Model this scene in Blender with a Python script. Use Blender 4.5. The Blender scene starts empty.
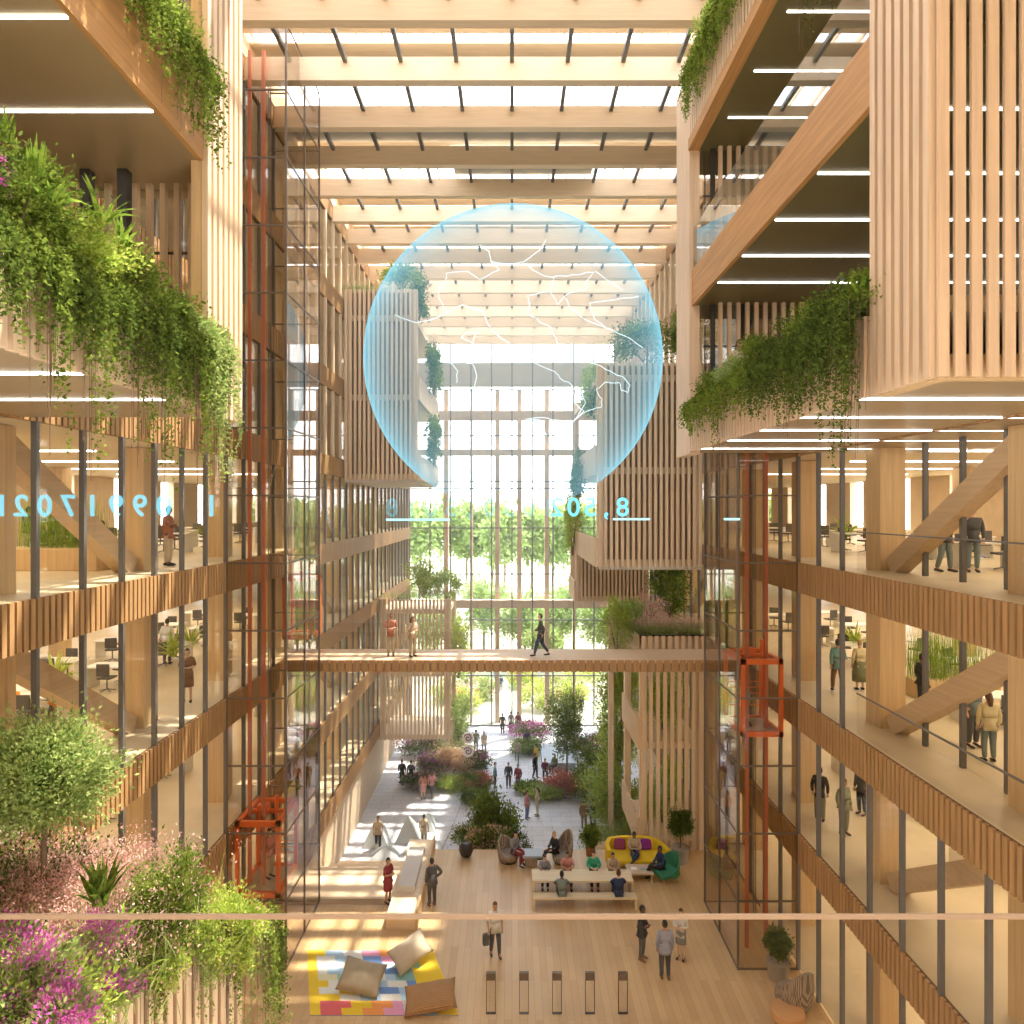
import bpy, bmesh, math, random
import numpy as np
from mathutils import Vector, Matrix
PI = math.pi
S = bpy.context.scene
COL = S.collection
random.seed(7)
F = 683.0          # focal length in pixels of the 1024 px frame (24 mm on 36 mm)
EYE = 14.4         # eye height above the timber floor
HZ = 508.0         # horizon row
def at(px, py, d):
    return ((px-512)*d/F, d, EYE-(py-HZ)*d/F)
def ground(px, py, z):
    d = (EYE-z)*F/(py-HZ)
    return ((px-512)*d/F, d, z)

# ------------------------------------------------------------------ materials
MATS = {}
def new_mat(name):
    m = bpy.data.materials.new(name); m.use_nodes = True
    nt = m.node_tree; nt.nodes.clear()
    out = nt.nodes.new('ShaderNodeOutputMaterial')
    MATS[name] = m
    return m, nt, out
def N(nt, t, **kw):
    n = nt.nodes.new(t)
    for k, v in kw.items():
        if k in n.inputs: n.inputs[k].default_value = v
        else: setattr(n, k, v)
    return n
def c4(c): return (c[0], c[1], c[2], 1.0)
def coords(nt, scale=(1,1,1), rot=(0,0,0)):
    tc = nt.nodes.new('ShaderNodeTexCoord'); mp = nt.nodes.new('ShaderNodeMapping')
    mp.inputs['Scale'].default_value = scale; mp.inputs['Rotation'].default_value = rot
    nt.links.new(tc.outputs['Object'], mp.inputs['Vector'])
    return mp.outputs['Vector']
def pbr(name, col, rough=0.6, metal=0.0, var=0.0, vscale=(4,4,4), col2=None, bump=0.0, spec=0.5):
    m, nt, out = new_mat(name)
    b = N(nt, 'ShaderNodeBsdfPrincipled'); b.inputs['Roughness'].default_value = rough
    b.inputs['Metallic'].default_value = metal; b.inputs['Specular IOR Level'].default_value = spec
    b.inputs['Base Color'].default_value = c4(col)
    if var > 0 or col2:
        v = coords(nt, vscale)
        no = N(nt, 'ShaderNodeTexNoise'); no.inputs['Scale'].default_value = 1.0; no.inputs['Detail'].default_value = 3
        nt.links.new(v, no.inputs['Vector'])
        r = N(nt, 'ShaderNodeValToRGB')
        c2 = col2 or tuple(max(0, x*(1-var)) for x in col)
        r.color_ramp.elements[0].position = .35; r.color_ramp.elements[0].color = c4(c2)
        r.color_ramp.elements[1].position = .65; r.color_ramp.elements[1].color = c4(col)
        nt.links.new(no.outputs['Fac'], r.inputs['Fac']); nt.links.new(r.outputs['Color'], b.inputs['Base Color'])
        if bump:
            bp = N(nt, 'ShaderNodeBump'); bp.inputs['Strength'].default_value = bump
            nt.links.new(no.outputs['Fac'], bp.inputs['Height']); nt.links.new(bp.outputs['Normal'], b.inputs['Normal'])
    nt.links.new(b.outputs['BSDF'], out.inputs['Surface'])
    return m
def wood(name, col, axis='z', var=0.16, rough=0.55):
    s = {'x': (.6, 14, 14), 'y': (14, .6, 14), 'z': (14, 14, .6)}[axis]
    return pbr(name, col, rough, 0, var, s)
def tiles(name, c1, c2, mortar, w, h, rot=0.0, rough=.6, msize=.01, offset=.5):
    m, nt, out = new_mat(name)
    b = N(nt, 'ShaderNodeBsdfPrincipled'); b.inputs['Roughness'].default_value = rough
    v = coords(nt, (1,1,1), (0,0,rot))
    br = N(nt, 'ShaderNodeTexBrick', offset=offset)
    br.inputs['Color1'].default_value = c4(c1); br.inputs['Color2'].default_value = c4(c2); br.inputs['Mortar'].default_value = c4(mortar)
    br.inputs['Scale'].default_value = 1; br.inputs['Brick Width'].default_value = w; br.inputs['Row Height'].default_value = h
    br.inputs['Mortar Size'].default_value = msize; br.inputs['Bias'].default_value = 0
    nt.links.new(v, br.inputs['Vector'])
    no = N(nt, 'ShaderNodeTexNoise'); no.inputs['Scale'].default_value = .6; no.inputs['Detail'].default_value = 4
    nt.links.new(v, no.inputs['Vector'])
    mx = N(nt, 'ShaderNodeMix', data_type='RGBA', blend_type='MULTIPLY'); mx.inputs[0].default_value = .35
    nt.links.new(br.outputs['Color'], mx.inputs[6]); nt.links.new(no.outputs['Fac'], mx.inputs[7])
    nt.links.new(mx.outputs[2], b.inputs['Base Color'])
    nt.links.new(b.outputs['BSDF'], out.inputs['Surface'])
    return m
def glass(name, tint=(1,1,1), gloss=1.0, rough=0.0, ior=1.45):
    m, nt, out = new_mat(name)
    t = N(nt, 'ShaderNodeBsdfTransparent'); t.inputs['Color'].default_value = c4(tint)
    g = N(nt, 'ShaderNodeBsdfGlossy'); g.inputs['Roughness'].default_value = rough
    lw = N(nt, 'ShaderNodeLayerWeight'); lw.inputs['Blend'].default_value = .5
    pw = N(nt, 'ShaderNodeMath', operation='POWER'); pw.inputs[1].default_value = 4.0
    nt.links.new(lw.outputs['Facing'], pw.inputs[0])
    mu = N(nt, 'ShaderNodeMath', operation='MULTIPLY_ADD'); mu.inputs[1].default_value = .55*gloss; mu.inputs[2].default_value = .025*gloss; mu.use_clamp = True
    nt.links.new(pw.outputs[0], mu.inputs[0])
    mx = N(nt, 'ShaderNodeMixShader')
    nt.links.new(mu.outputs[0], mx.inputs[0]); nt.links.new(t.outputs[0], mx.inputs[1]); nt.links.new(g.outputs[0], mx.inputs[2])
    nt.links.new(mx.outputs[0], out.inputs['Surface'])
    return m
def emit(name, col, strength):
    m, nt, out = new_mat(name)
    e = N(nt, 'ShaderNodeEmission'); e.inputs['Color'].default_value = c4(col); e.inputs['Strength'].default_value = strength
    nt.links.new(e.outputs[0], out.inputs['Surface']); return m
def leafmat(name, c1, c2, trans=.35, scale=2.5):
    m, nt, out = new_mat(name)
    v = coords(nt, (scale,)*3)
    no = N(nt, 'ShaderNodeTexNoise'); no.inputs['Scale'].default_value = 2.0; no.inputs['Detail'].default_value = 4; no.inputs['Roughness'].default_value = .8
    nt.links.new(v, no.inputs['Vector'])
    r = N(nt, 'ShaderNodeValToRGB'); r.color_ramp.elements[0].position = .38; r.color_ramp.elements[0].color = c4(c1)
    r.color_ramp.elements[1].position = .62; r.color_ramp.elements[1].color = c4(c2)
    nt.links.new(no.outputs['Fac'], r.inputs['Fac'])
    d = N(nt, 'ShaderNodeBsdfDiffuse'); t = N(nt, 'ShaderNodeBsdfTranslucent')
    mx = N(nt, 'ShaderNodeMixShader'); mx.inputs[0].default_value = trans
    nt.links.new(r.outputs[0], d.inputs[0]); nt.links.new(r.outputs[0], t.inputs[0])
    nt.links.new(d.outputs[0], mx.inputs[1]); nt.links.new(t.outputs[0], mx.inputs[2])
    nt.links.new(mx.outputs[0], out.inputs['Surface']); return m

M = {}
M['slat'] = wood('pale_timber_slat', (.80,.62,.43), 'z', .14)
M['slat_pink'] = wood('pink_timber_slat', (.74,.55,.38), 'z', .16)
M['fascia'] = wood('oak_fascia', (.48,.28,.12), 'z', .25)
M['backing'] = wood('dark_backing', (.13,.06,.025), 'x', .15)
M['board'] = pbr('ply_board', (.66,.51,.35), .6, 0, .1, (2,2,2))
M['column'] = wood('glulam_column', (.70,.49,.26), 'z', .16)
M['brace'] = wood('glulam_brace', (.60,.43,.26), 'y', .12)
M['beam'] = wood('roof_glulam', (.84,.66,.46), 'x', .10)
M['beam_y'] = wood('edge_glulam', (.52,.27,.09), 'y', .24)
M['deck'] = wood('bridge_deck', (.74,.53,.35), 'x', .1)
M['floor'] = tiles('oak_floor', (.80,.55,.28), (.69,.45,.22), (.50,.30,.13), 3.2, .22, PI/2, .42, .004)
M['steps'] = wood('step_timber', (.80,.62,.42), 'x', .12)
M['office'] = pbr('office_floor', (.72,.60,.40), .45, 0, .12, (.8,.8,.8))
M['ceil'] = wood('office_ceiling', (.76,.62,.42), 'y', .08)
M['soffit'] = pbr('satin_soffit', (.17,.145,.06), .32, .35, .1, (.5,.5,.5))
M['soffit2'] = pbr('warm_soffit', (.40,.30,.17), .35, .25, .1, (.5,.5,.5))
M['paving'] = tiles('stone_paving', (.80,.80,.84), (.72,.72,.77), (.55,.55,.60), 1.2, .6, 0, .7, .02)
M['ground_out'] = pbr('outdoor_ground', (.46,.42,.38), .9, 0, .25, (.15,.15,.15), (.26,.33,.16))
M['steel'] = pbr('grey_steel', (.17,.165,.16), .45, .3)
M['dark'] = pbr('dark_metal', (.05,.045,.04), .5, .3)
M['bronze'] = pbr('bronze_frame', (.16,.12,.09), .45, .4)
M['white'] = pbr('white_laminate', (.86,.83,.77), .45)
M['whitestone'] = pbr('white_facet', (.85,.86,.86), .4)
M['grayfacet'] = pbr('grey_facet', (.42,.46,.44), .5)
M['railred'] = pbr('faded_red', (.55,.17,.09), .5)
M['innerboard'] = pbr('inner_board', (.36,.22,.12), .7, 0, .2, (1,1,3))
M['orange'] = pbr('orange_lacquer', (.95,.20,.04), .4)
M['soil'] = pbr('planter_soil', (.10,.06,.035), .95, 0, .4, (8,8,8))
M['concrete'] = pbr('pale_concrete', (.70,.66,.60), .8, 0, .1, (1,1,1))
M['blind'] = pbr('grey_blind', (.50,.47,.42), .8, 0, .08, (1,1,1))
M['glass'] = glass('facade_glass', (.99,.99,.985), .6)
M['roofglass'] = glass('roof_glass', (.97,.98,.98), .6)
M['shaft'] = glass('shaft_glass', (.90,.87,.83), 1.3)
M['railglass'] = glass('rail_glass', (.965,.955,.94), .35)
M['mirrorglass'] = glass('balustrade_glass', (.85,.87,.88), 2.2)
M['strip'] = emit('strip_lamp', (1,.96,.9), 5)
M['rail'] = wood('handrail_oak', (.50,.36,.26), 'x', .06)
M['leaf'] = leafmat('leaf_green', (.075,.13,.02), (.30,.38,.07))
M['leafdark'] = leafmat('leaf_deep', (.05,.085,.02), (.17,.23,.05))
M['leafyellow'] = leafmat('leaf_lime', (.25,.38,.05), (.60,.66,.16), .45)
M['leafpale'] = leafmat('leaf_pale', (.22,.33,.09), (.50,.58,.22), .4)
M['blade'] = leafmat('blade_green', (.10,.22,.03), (.42,.55,.09), .35)
M['pink'] = leafmat('pink_plume', (.62,.32,.30), (.86,.60,.52), .4)
M['magenta'] = leafmat('magenta_petal', (.50,.08,.38), (.80,.26,.62), .35)
M['rust'] = leafmat('rust_flower', (.48,.10,.06), (.62,.26,.18), .3)
M['peach'] = leafmat('peach_flower', (.80,.50,.34), (.86,.70,.44), .4)
M['bark'] = pbr('bark', (.22,.15,.10), .9, 0, .3, (10,10,3))
M['purple'] = leafmat('plum_flower', (.36,.10,.20), (.60,.28,.38), .3)
M['treefar'] = leafmat('far_leaf', (.22,.34,.10), (.42,.52,.20), .4, .4)

# ------------------------------------------------------------------ mesh builder
class MB:
    def __init__(s): s.v = []; s.f = []; s.m = []
    def add(s, vs, fs, mi=0):
        o = len(s.v); s.v += [tuple(v) for v in vs]; s.f += [tuple(i+o for i in f) for f in fs]; s.m += [mi]*len(fs); return s
    def box(s, x0, y0, z0, x1, y1, z1, mi=0):
        x0, x1 = min(x0,x1), max(x0,x1); y0, y1 = min(y0,y1), max(y0,y1); z0, z1 = min(z0,z1), max(z0,z1)
        return s.add([(x0,y0,z0),(x1,y0,z0),(x1,y1,z0),(x0,y1,z0),(x0,y0,z1),(x1,y0,z1),(x1,y1,z1),(x0,y1,z1)],
              [(0,3,2,1),(4,5,6,7),(0,1,5,4),(1,2,6,5),(2,3,7,6),(3,0,4,7)], mi)
    def bbox(s, x0, y0, z0, x1, y1, z1, b=.02, mi=0):
        bm = bmesh.new()
        bmesh.ops.create_cube(bm, size=1, matrix=Matrix.Translation(((x0+x1)/2,(y0+y1)/2,(z0+z1)/2)) @ Matrix.Diagonal((abs(x1-x0),abs(y1-y0),abs(z1-z0),1)))
        bmesh.ops.bevel(bm, geom=bm.edges[:], offset=b, segments=2, affect='EDGES', profile=.5)
        return s.addbm(bm, mi)
    def addbm(s, bm, mi=0):
        bm.verts.index_update(); s.add([v.co[:] for v in bm.verts], [[v.index for v in f.verts] for f in bm.faces], mi); bm.free(); return s
    def obox(s, a, b, w, h, up=(0,0,1), mi=0):
        a = Vector(a); b = Vector(b); d = (b-a).normalized(); up = Vector(up)
        r = d.cross(up)
        if r.length < 1e-4: r = d.cross(Vector((1,0,0)))
        r.normalize(); u = r.cross(d).normalized(); r = r*w/2; u = u*h/2
        return s.add([a-r-u,a+r-u,a+r+u,a-r+u,b-r-u,b+r-u,b+r+u,b-r+u],
              [(0,1,2,3),(7,6,5,4),(0,4,5,1),(1,5,6,2),(2,6,7,3),(3,7,4,0)], mi)
    def tube(s, pts, rad, n=8, mi=0, cap=True):
        pts = [Vector(p) for p in pts]; rs = rad if isinstance(rad, (list, tuple)) else [rad]*len(pts)
        vs = []; fs = []; prev = None
        for i, p in enumerate(pts):
            d = (pts[min(i+1,len(pts)-1)]-pts[max(i-1,0)]).normalized()
            if prev is None:
                r = d.cross(Vector((0,0,1)))
                if r.length < .1: r = d.cross(Vector((0,1,0)))
            else: r = prev-d*prev.dot(d)
            r.normalize(); prev = r; u = d.cross(r)
            for k in range(n):
                t = 2*PI*k/n; vs.append(p+(r*math.cos(t)+u*math.sin(t))*rs[i])
        for i in range(len(pts)-1):
            for k in range(n): fs.append((i*n+k, i*n+(k+1)%n, (i+1)*n+(k+1)%n, (i+1)*n+k))
        if cap: fs += [tuple(range(n))[::-1], tuple((len(pts)-1)*n+k for k in range(n))]
        return s.add(vs, fs, mi)
    def lathe(s, prof, c=(0,0,0), n=16, sx=1, sy=1, mi=0):
        vs = []; fs = []
        for r, z in prof:
            for k in range(n):
                t = 2*PI*k/n; vs.append((c[0]+r*sx*math.cos(t), c[1]+r*sy*math.sin(t), c[2]+z))
        for i in range(len(prof)-1):
            for k in range(n): fs.append((i*n+k, i*n+(k+1)%n, (i+1)*n+(k+1)%n, (i+1)*n+k))
        fs += [tuple(range(n))[::-1], tuple((len(prof)-1)*n+k for k in range(n))]
        return s.add(vs, fs, mi)
    def ball(s, c, r, n=10, m=7, mi=0):
        rx, ry, rz = r if isinstance(r, (tuple, list)) else (r,r,r)
        prof = [(math.sin(PI*i/m), -math.cos(PI*i/m)*rz) for i in range(m+1)]
        prof[0] = (.02, -rz); prof[-1] = (.02, rz)
        return s.lathe(prof, c, n, rx, ry, mi)
    def slats(s, a, b, z0, z1, pitch=.18, w=.11, dep=.06, nrm=(1,0), off=.03, mi=0):
        ax, ay = a; bx, by = b; L = math.hypot(bx-ax, by-ay); ux, uy = (bx-ax)/L, (by-ay)/L; nx, ny = nrm
        k = int(L/pitch)
        for i in range(k):
            t = (i+.5)*L/k; cx, cy = ax+ux*t, ay+uy*t
            p = [(cx-ux*w/2+nx*off, cy-uy*w/2+ny*off), (cx+ux*w/2+nx*off, cy+uy*w/2+ny*off),
                 (cx+ux*w/2+nx*(off+dep), cy+uy*w/2+ny*(off+dep)), (cx-ux*w/2+nx*(off+dep), cy-uy*w/2+ny*(off+dep))]
            s.add([(x,y,z0) for x,y in p]+[(x,y,z1) for x,y in p], [(0,3,2,1),(4,5,6,7),(0,1,5,4),(1,2,6,5),(2,3,7,6),(3,0,4,7)], mi)
        return s
    def mesh(s, name, mats, smooth=False):
        me = bpy.data.meshes.new(name); me.from_pydata(s.v, [], s.f)
        for m in (mats if isinstance(mats, (list, tuple)) else [mats]): me.materials.append(m)
        if any(s.m): me.polygons.foreach_set('material_index', s.m)
        bm = bmesh.new(); bm.from_mesh(me); bmesh.ops.recalc_face_normals(bm, faces=bm.faces[:]); bm.to_mesh(me); bm.free()
        if smooth: me.polygons.foreach_set('use_smooth', [True]*len(me.polygons))
        me.update(); return me
    def build(s, name, mats, parent=None, smooth=False):
        o = bpy.data.objects.new(name, s.mesh(name, mats, smooth)); COL.objects.link(o)
        if parent: o.parent = parent
        return o
def tag(o, label=None, cat=None, group=None, kind=None):
    if label: o['label'] = label
    if cat: o['category'] = cat
    if group: o['group'] = group
    if kind: o['kind'] = kind
    return o
def empty(name, loc, label, cat, group=None, rz=0):
    o = bpy.data.objects.new(name, None); o.empty_display_size = .2; COL.objects.link(o)
    o.location = loc; o.rotation_euler = (0,0,rz); return tag(o, label, cat, group)
def struct(name, mb, mats, parent=None):
    o = mb.build(name, mats, parent)
    if not parent: o['kind'] = 'structure'
    return o
def copy_tree(o, loc=None, rz=None, label=None, group=None, parent=None, scale=None):
    c = o.copy(); COL.objects.link(c)
    if parent: c.parent = parent
    if loc is not None: c.location = loc
    if rz is not None: c.rotation_euler = (0,0,rz)
    if scale is not None: c.scale = (scale,)*3
    if label: c['label'] = label
    if group: c['group'] = group
    for ch in KIDS.get(o.name, []) or [x for x in o.children]:
        copy_tree(ch, parent=c)
    return c
KIDS = {}
ORD = ['first','second','third','fourth','fifth','sixth','seventh','eighth','ninth','tenth','eleventh','twelfth','thirteenth','fourteenth','fifteenth','sixteenth','seventeenth','eighteenth','nineteenth','twentieth']

# ------------------------------------------------------------------ foliage
def np_mesh(name, V, Q, mat, parent=None, smooth=False):
    me = bpy.data.meshes.new(name); nv = len(V); nq = len(Q); k = Q.shape[1]
    me.vertices.add(nv); me.vertices.foreach_set('co', V.astype(np.float32).ravel())
    me.loops.add(nq*k); me.loops.foreach_set('vertex_index', Q.astype(np.int32).ravel())
    me.polygons.add(nq); me.polygons.foreach_set('loop_start', np.arange(0, nq*k, k, dtype=np.int32))
    me.polygons.foreach_set('loop_total', np.full(nq, k, dtype=np.int32))
    me.materials.append(mat); me.update(calc_edges=True); me.validate()
    o = bpy.data.objects.new(name, me); COL.objects.link(o)
    if parent: o.parent = parent
    return o
def unit(a): return a/np.maximum(np.linalg.norm(a, axis=1, keepdims=True), 1e-6)
RG = np.random.default_rng(11)
def leafV(P, D, L, W):
    n = len(P); D = unit(D); R = unit(np.cross(D, RG.normal(size=(n,3)))); NN = np.cross(D, R)
    L = L[:,None]; W = W[:,None]
    a = P; b = P+D*L*.45+R*W*.5+NN*W*.15; c = P+D*L; d = P+D*L*.45-R*W*.5+NN*W*.15
    V = np.stack([a,b,c,d], 1).reshape(-1,3); Q = np.arange(4*n).reshape(n,4)
    return V, Q
def bladeV(P, D, L, W, droop=.5, seg=4):
    n = len(P); D = unit(D); R = unit(np.cross(D, np.array([[0,0,1.]])+RG.normal(size=(n,3))*.2))
    rows = []; t = np.linspace(0,1,seg+1); dr = np.asarray(droop)*np.ones(n)
    for k in t:
        c = P+D*(L*k)[:,None]; c[:,2] -= dr*L*k*k*.6
        w = W*(.55+.9*k if k < .4 else (1-k)*1.5+.02)
        rows += [c-R*w[:,None]*.5, c+R*w[:,None]*.5]
    V = np.stack(rows, 1).reshape(-1,3); base = (np.arange(n)*2*(seg+1))[:,None,None]
    q = np.array([[2*i,2*i+1,2*i+3,2*i+2] for i in range(seg)])[None]
    return V, (base+q).reshape(-1,4)
def cat(*VQ):
    Vs = []; Qs = []; o = 0
    for V, Q in VQ: Vs.append(V); Qs.append(Q+o); o += len(V)
    return np.concatenate(Vs), np.concatenate(Qs)
def bushV(c, r, n, size, clusters=26, up=.4, shell=True):
    c = np.array(c, float); r = np.array(r, float)
    u = unit(RG.normal(size=(clusters,3)))*(RG.random((clusters,1))**(.35 if shell else .6))*.8
    idx = RG.integers(0, clusters, n)
    q = u[idx]+RG.normal(size=(n,3))*.17
    P = c+q*r; D = unit(q*r+1e-3)+RG.normal(size=(n,3))*.6; D[:,2] += up
    L = size*(.7+.6*RG.random(n)); return leafV(P, D, L, L*.55)
def vineV(starts, lengths, size, step=.05, out=(0,0)):
    Ps = []
    for (x,y,z), ln in zip(starts, lengths):
        k = max(3, int(ln/step)); t = np.arange(k)*step
        ph = RG.random()*6; wx = np.sin(t*3.1+ph)*.04+np.cumsum(RG.normal(size=k))*.006; wy = np.cos(t*2.7+ph)*.05+np.cumsum(RG.normal(size=k))*.006
        p = np.stack([x+wx+out[0]*np.minimum(t,.3), y+wy+out[1]*np.minimum(t,.3), z-t], 1)
        Ps.append(p)
    P = np.concatenate(Ps); P = np.repeat(P, 2, 0)+RG.normal(size=(len(P)*2,3))*.012
    D = RG.normal(size=(len(P),3)); D[:,2] -= .5
    L = size*(.6+.7*RG.random(len(P))); return leafV(P, D, L, L*.7)
def stems(name, starts, lengths, parent):
    mb = MB()
    for (x,y,z), ln in zip(starts, lengths): mb.tube([(x,y,z),(x+.02,y,z-ln*.5),(x,y+.03,z-ln)], .004, 3, cap=False)
    return mb.build(name, M['bark'], parent)
def plant(name, loc, label, cat_, group=None): return empty(name, loc, label, cat_, group)
def bush(loc, r, n, size, mat, label, name='leafy_shrub', cat_='shrub', clusters=26, group=None, flower=None, up=.4):
    """loc = base point; crown centred r[2] above it"""
    e = plant(name, loc, label, cat_, group)
    V, Q = bushV((0,0,r[2]*.95), r, n, size, clusters, up)
    np_mesh('foliage', V, Q, mat, e)
    mb = MB()
    for k in range(4):
        a = k*1.6+loc[0]; mb.tube([(0,0,0),(r[0]*.25*math.cos(a),r[1]*.25*math.sin(a),r[2]*.6),(r[0]*.5*math.cos(a),r[1]*.5*math.sin(a),r[2]*1.2)], [.03*r[2]+.006,.02*r[2]+.004,.004], 5)
    mb.build('stem', M['bark'], e)
    if flower:
        V, Q = bushV((0,0,r[2]*1.1), (r[0]*1.05,r[1]*1.05,r[2]), flower[1], flower[2], clusters, .9)
        np_mesh('flower', V, Q, flower[0], e)
    return e
def spiky(loc, n, L, W, mat, label, name='spiky_plant', spread=.8, droop=.5, group=None, cat_='plant'):
    e = plant(name, loc, label, cat_, group)
    a = RG.random(n)*2*PI; s = RG.random(n)**.6*spread
    D = np.stack([np.cos(a)*s, np.sin(a)*s, np.ones(n)], 1)
    V, Q = bladeV(RG.normal(size=(n,3))*np.array([[.03,.03,0.005]]), D, L*(.6+.4*RG.random(n)), np.full(n, W), droop*(.5+s/spread))
    np_mesh('blade_cluster', V, Q, mat, e); return e
def grass(loc, rx, ry, n, h, mat, plume, label, name='ornamental_grass', group=None, hp=None):
    e = plant(name, loc, label, 'grass', group)
    P = RG.normal(size=(n,3))*np.array([[rx*.5,ry*.5,0]]); P[:,2] = 0
    D = RG.normal(size=(n,3))*.28; D[:,2] = 1
    Ls = h*(.6+.5*RG.random(n))
    V, Q = bladeV(P, D, Ls, np.full(n, .012*max(1,h)), .5, 3); np_mesh('blade', V, Q, mat, e)
    if plume is not None:
        k = n; T = P+unit(D)*Ls[:,None]; T[:,2] -= .3*Ls
        T = np.repeat(T[:k], 7, 0)+RG.normal(size=(7*k,3))*.055*np.array([[1,1,1.6]])*max(h,.6)
        DD = RG.normal(size=(7*k,3))*.5; DD[:,2] += .6; LL = .030*max(h,.7)*(.6+RG.random(7*k))
        V, Q = leafV(T, DD, LL, LL*.45); np_mesh('plume', V, Q, plume, e)
    return e
def tree(loc, h, r, n, size, mat, label, name='leafy_tree', trunk=.08, clusters=40, group=None, crown_z=None, cat_='tree'):
    e = plant(name, loc, label, cat_, group)
    cz = crown_z if crown_z is not None else h-r[2]
    V, Q = bushV((0,0,cz), r, n, size, clusters, .3, False); np_mesh('crown', V, Q, mat, e)
    mb = MB(); mb.tube([(0,0,0),(.03*h*.2,0,h*.35),(0,.02*h,cz),(0,0,cz+r[2]*.6)], [trunk,trunk*.8,trunk*.6,trunk*.2], 7)
    for k in range(6):
        a = k*1.05+loc[1]; z0 = cz-r[2]*.6+k*r[2]*.15
        mb.tube([(0,0,z0),(r[0]*.35*math.cos(a),r[1]*.35*math.sin(a),z0+r[2]*.3),(r[0]*.7*math.cos(a),r[1]*.7*math.sin(a),z0+r[2]*.55)], [trunk*.5,trunk*.35,trunk*.1], 5)
    mb.build('trunk', M['bark'], e); return e
# ------------------------------------------------------------------ levels and main planes
LV = {0:0.0, 1:4.25, 2:8.45, 3:12.7, 4:16.95, 5:21.15, 6:25.4, 7:29.6}
PZ = -4.6; FX = 8.95; BXX = 4.98; YB = 59.5
SIDE = {-1:'left', 1:'right'}
WING = {-1:'left wing', 1:'right wing'}
LN = {0:'ground floor',1:'first upper floor',2:'second upper floor',3:'third upper floor',4:'fourth upper floor',5:'fifth upper floor',6:'sixth upper floor'}
win_n = 0; trim_n = 0

# floors of the hall
b = MB(); b.box(-3.3,2,-.4,FX,28.8,0); b.box(-FX,2,-.4,-3.3,24.8,0)
struct('floor', b, M['floor'])
b = MB(); b.box(-30,23,PZ-.4,30,YB+.2,PZ); struct('floor_plaza', b, M['paving'])
b = MB(); b.box(-3.35,28.55,PZ,FX,28.75,-.4); b.box(-3.5,24.8,PZ,-3.3,28.8,-.4); b.box(-FX,24.4,PZ,-3.3,24.6,-.4); struct('wall_platform', b, M['board'])
b = MB()
for i in range(6):
    y0 = 24.8+i*1.75; z1 = -.767*i
    if i: b.box(-FX, y0, PZ, -3.55 if i < 3 else -3.3, y0+1.75, z1+.0)
    b.box(-FX, y0-.05, z1-.76, -3.55 if i < 3 else -3.3, y0+.03, z1+.0 if i else .0)
o = b.build('seating_steps', M['steps']); tag(o, 'wide sunlit timber seating steps going down beside the left glass lift shaft', 'steps')

# side wings: slabs, ceilings, fascias, columns, braces
proto_col = None; proto_brace = None
for s in (-1, 1):
    for l in range(0, 8):
        z = LV[l]
        x1 = s*22; y0 = 4 if l else 2
        if l <= 6:
            b = MB(); b.box(s*(FX+.06), y0, z-.12, x1, YB, z); struct('floor_%s' % SIDE[s], b, M['office'])
        b = MB(); b.box(s*(FX+.06), y0, z-.90, x1, YB, z-.78)
        if l: struct('ceiling_%s' % SIDE[s], b, M['ceil'])
        if l:
            trim_n += 1
            b = MB(); b.box(s*FX, 5, z-.92, s*(FX+.10), YB, z-.001, 1)
            b.slats((s*FX, 5), (s*FX, YB), z-.93, z+.01, .18, .115, .07, (-s,0), 0, 0)
            struct('trim_%d' % trim_n, b, [M['fascia'], M['backing']])
    # far wall of the wing: posts and glazing
    b = MB()
    for k in range(12): b.box(s*21.8, 4+k*5, 0, s*22.2, 7.4+k*5, 29.6)
    b.box(s*21.9, 4, -.2, s*22.1, YB, .6)
    for l in range(1, 8): b.box(s*21.85, 4, LV[l]-.92, s*22.15, YB, LV[l]+.5)
    struct('wall_%s' % SIDE[s], b, M['board'])
    b = MB(); b.box(s*FX, 3.8, 0, s*22, 4.0, 29.6); struct('wall_%s' % SIDE[s], b, M['board'])

def seg_window(s, x, ya, yb, z0, z1, wdt=.09, mat='steel', every=1.42, first=None, extra=None):
    """one glazed storey: pane plus its mullions"""
    global win_n; win_n += 1
    b = MB(); b.box(x-.012, ya, z0, x+.012, yb, z1)
    w = struct('window_%d' % win_n, b, M['glass'])
    ys = []; y = 12.8+1.42*math.ceil((ya-12.8)/1.42)
    while y <= yb+.01: ys.append(y); y += 1.42
    mb = MB(); mb.box(-.055, -wdt/2, 0, .055, wdt/2, z1-z0)
    first = None
    for y in ys:
        if first is None:
            first = mb.build('mullion', M[mat], w); o = first
        else:
            o = first.copy(); COL.objects.link(o); o.parent = w
        o.location = (x-s*.05, y, z0)
    return w
for s in (-1, 1):
    for l in range(0, 7):
        z0 = LV[l]; z1 = LV[l+1]-.92
        ya = 6 if l < 4 else 12.6
        yb = YB-.3
        if s > 0 and l >= 4: ya = 20.5
        mat = 'steel' if l < 4 else 'slat'
        x = s*(FX+.04)
        if s == 1 and l in (2, 3):
            seg_window(s, 10.38, 5.5, 17.7, z0, z1, .10, 'steel')
            seg_window(s, x, 18.4, 25.6, z0, z1)
        else:
            seg_window(s, x, ya, 25.6, z0, z1, mat='steel')
        seg_window(s, x, 26.9, yb, z0, z1, .09 if l < 4 else .2, mat)
# guard rails on the recessed galleries
for l in (2, 3):
    e = empty('glass_balustrade', (FX+.14, 6, LV[l]), 'clear glass guard along the open right gallery, %s' % LN[l], 'railing')
    MB().box(0, 0, 0, .02, 12, 1.05).build('glass_panel', M['railglass'], e)
    MB().box(-.015, 0, 1.05, .035, 12, 1.08).build('top_rail', M['steel'], e)

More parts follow.
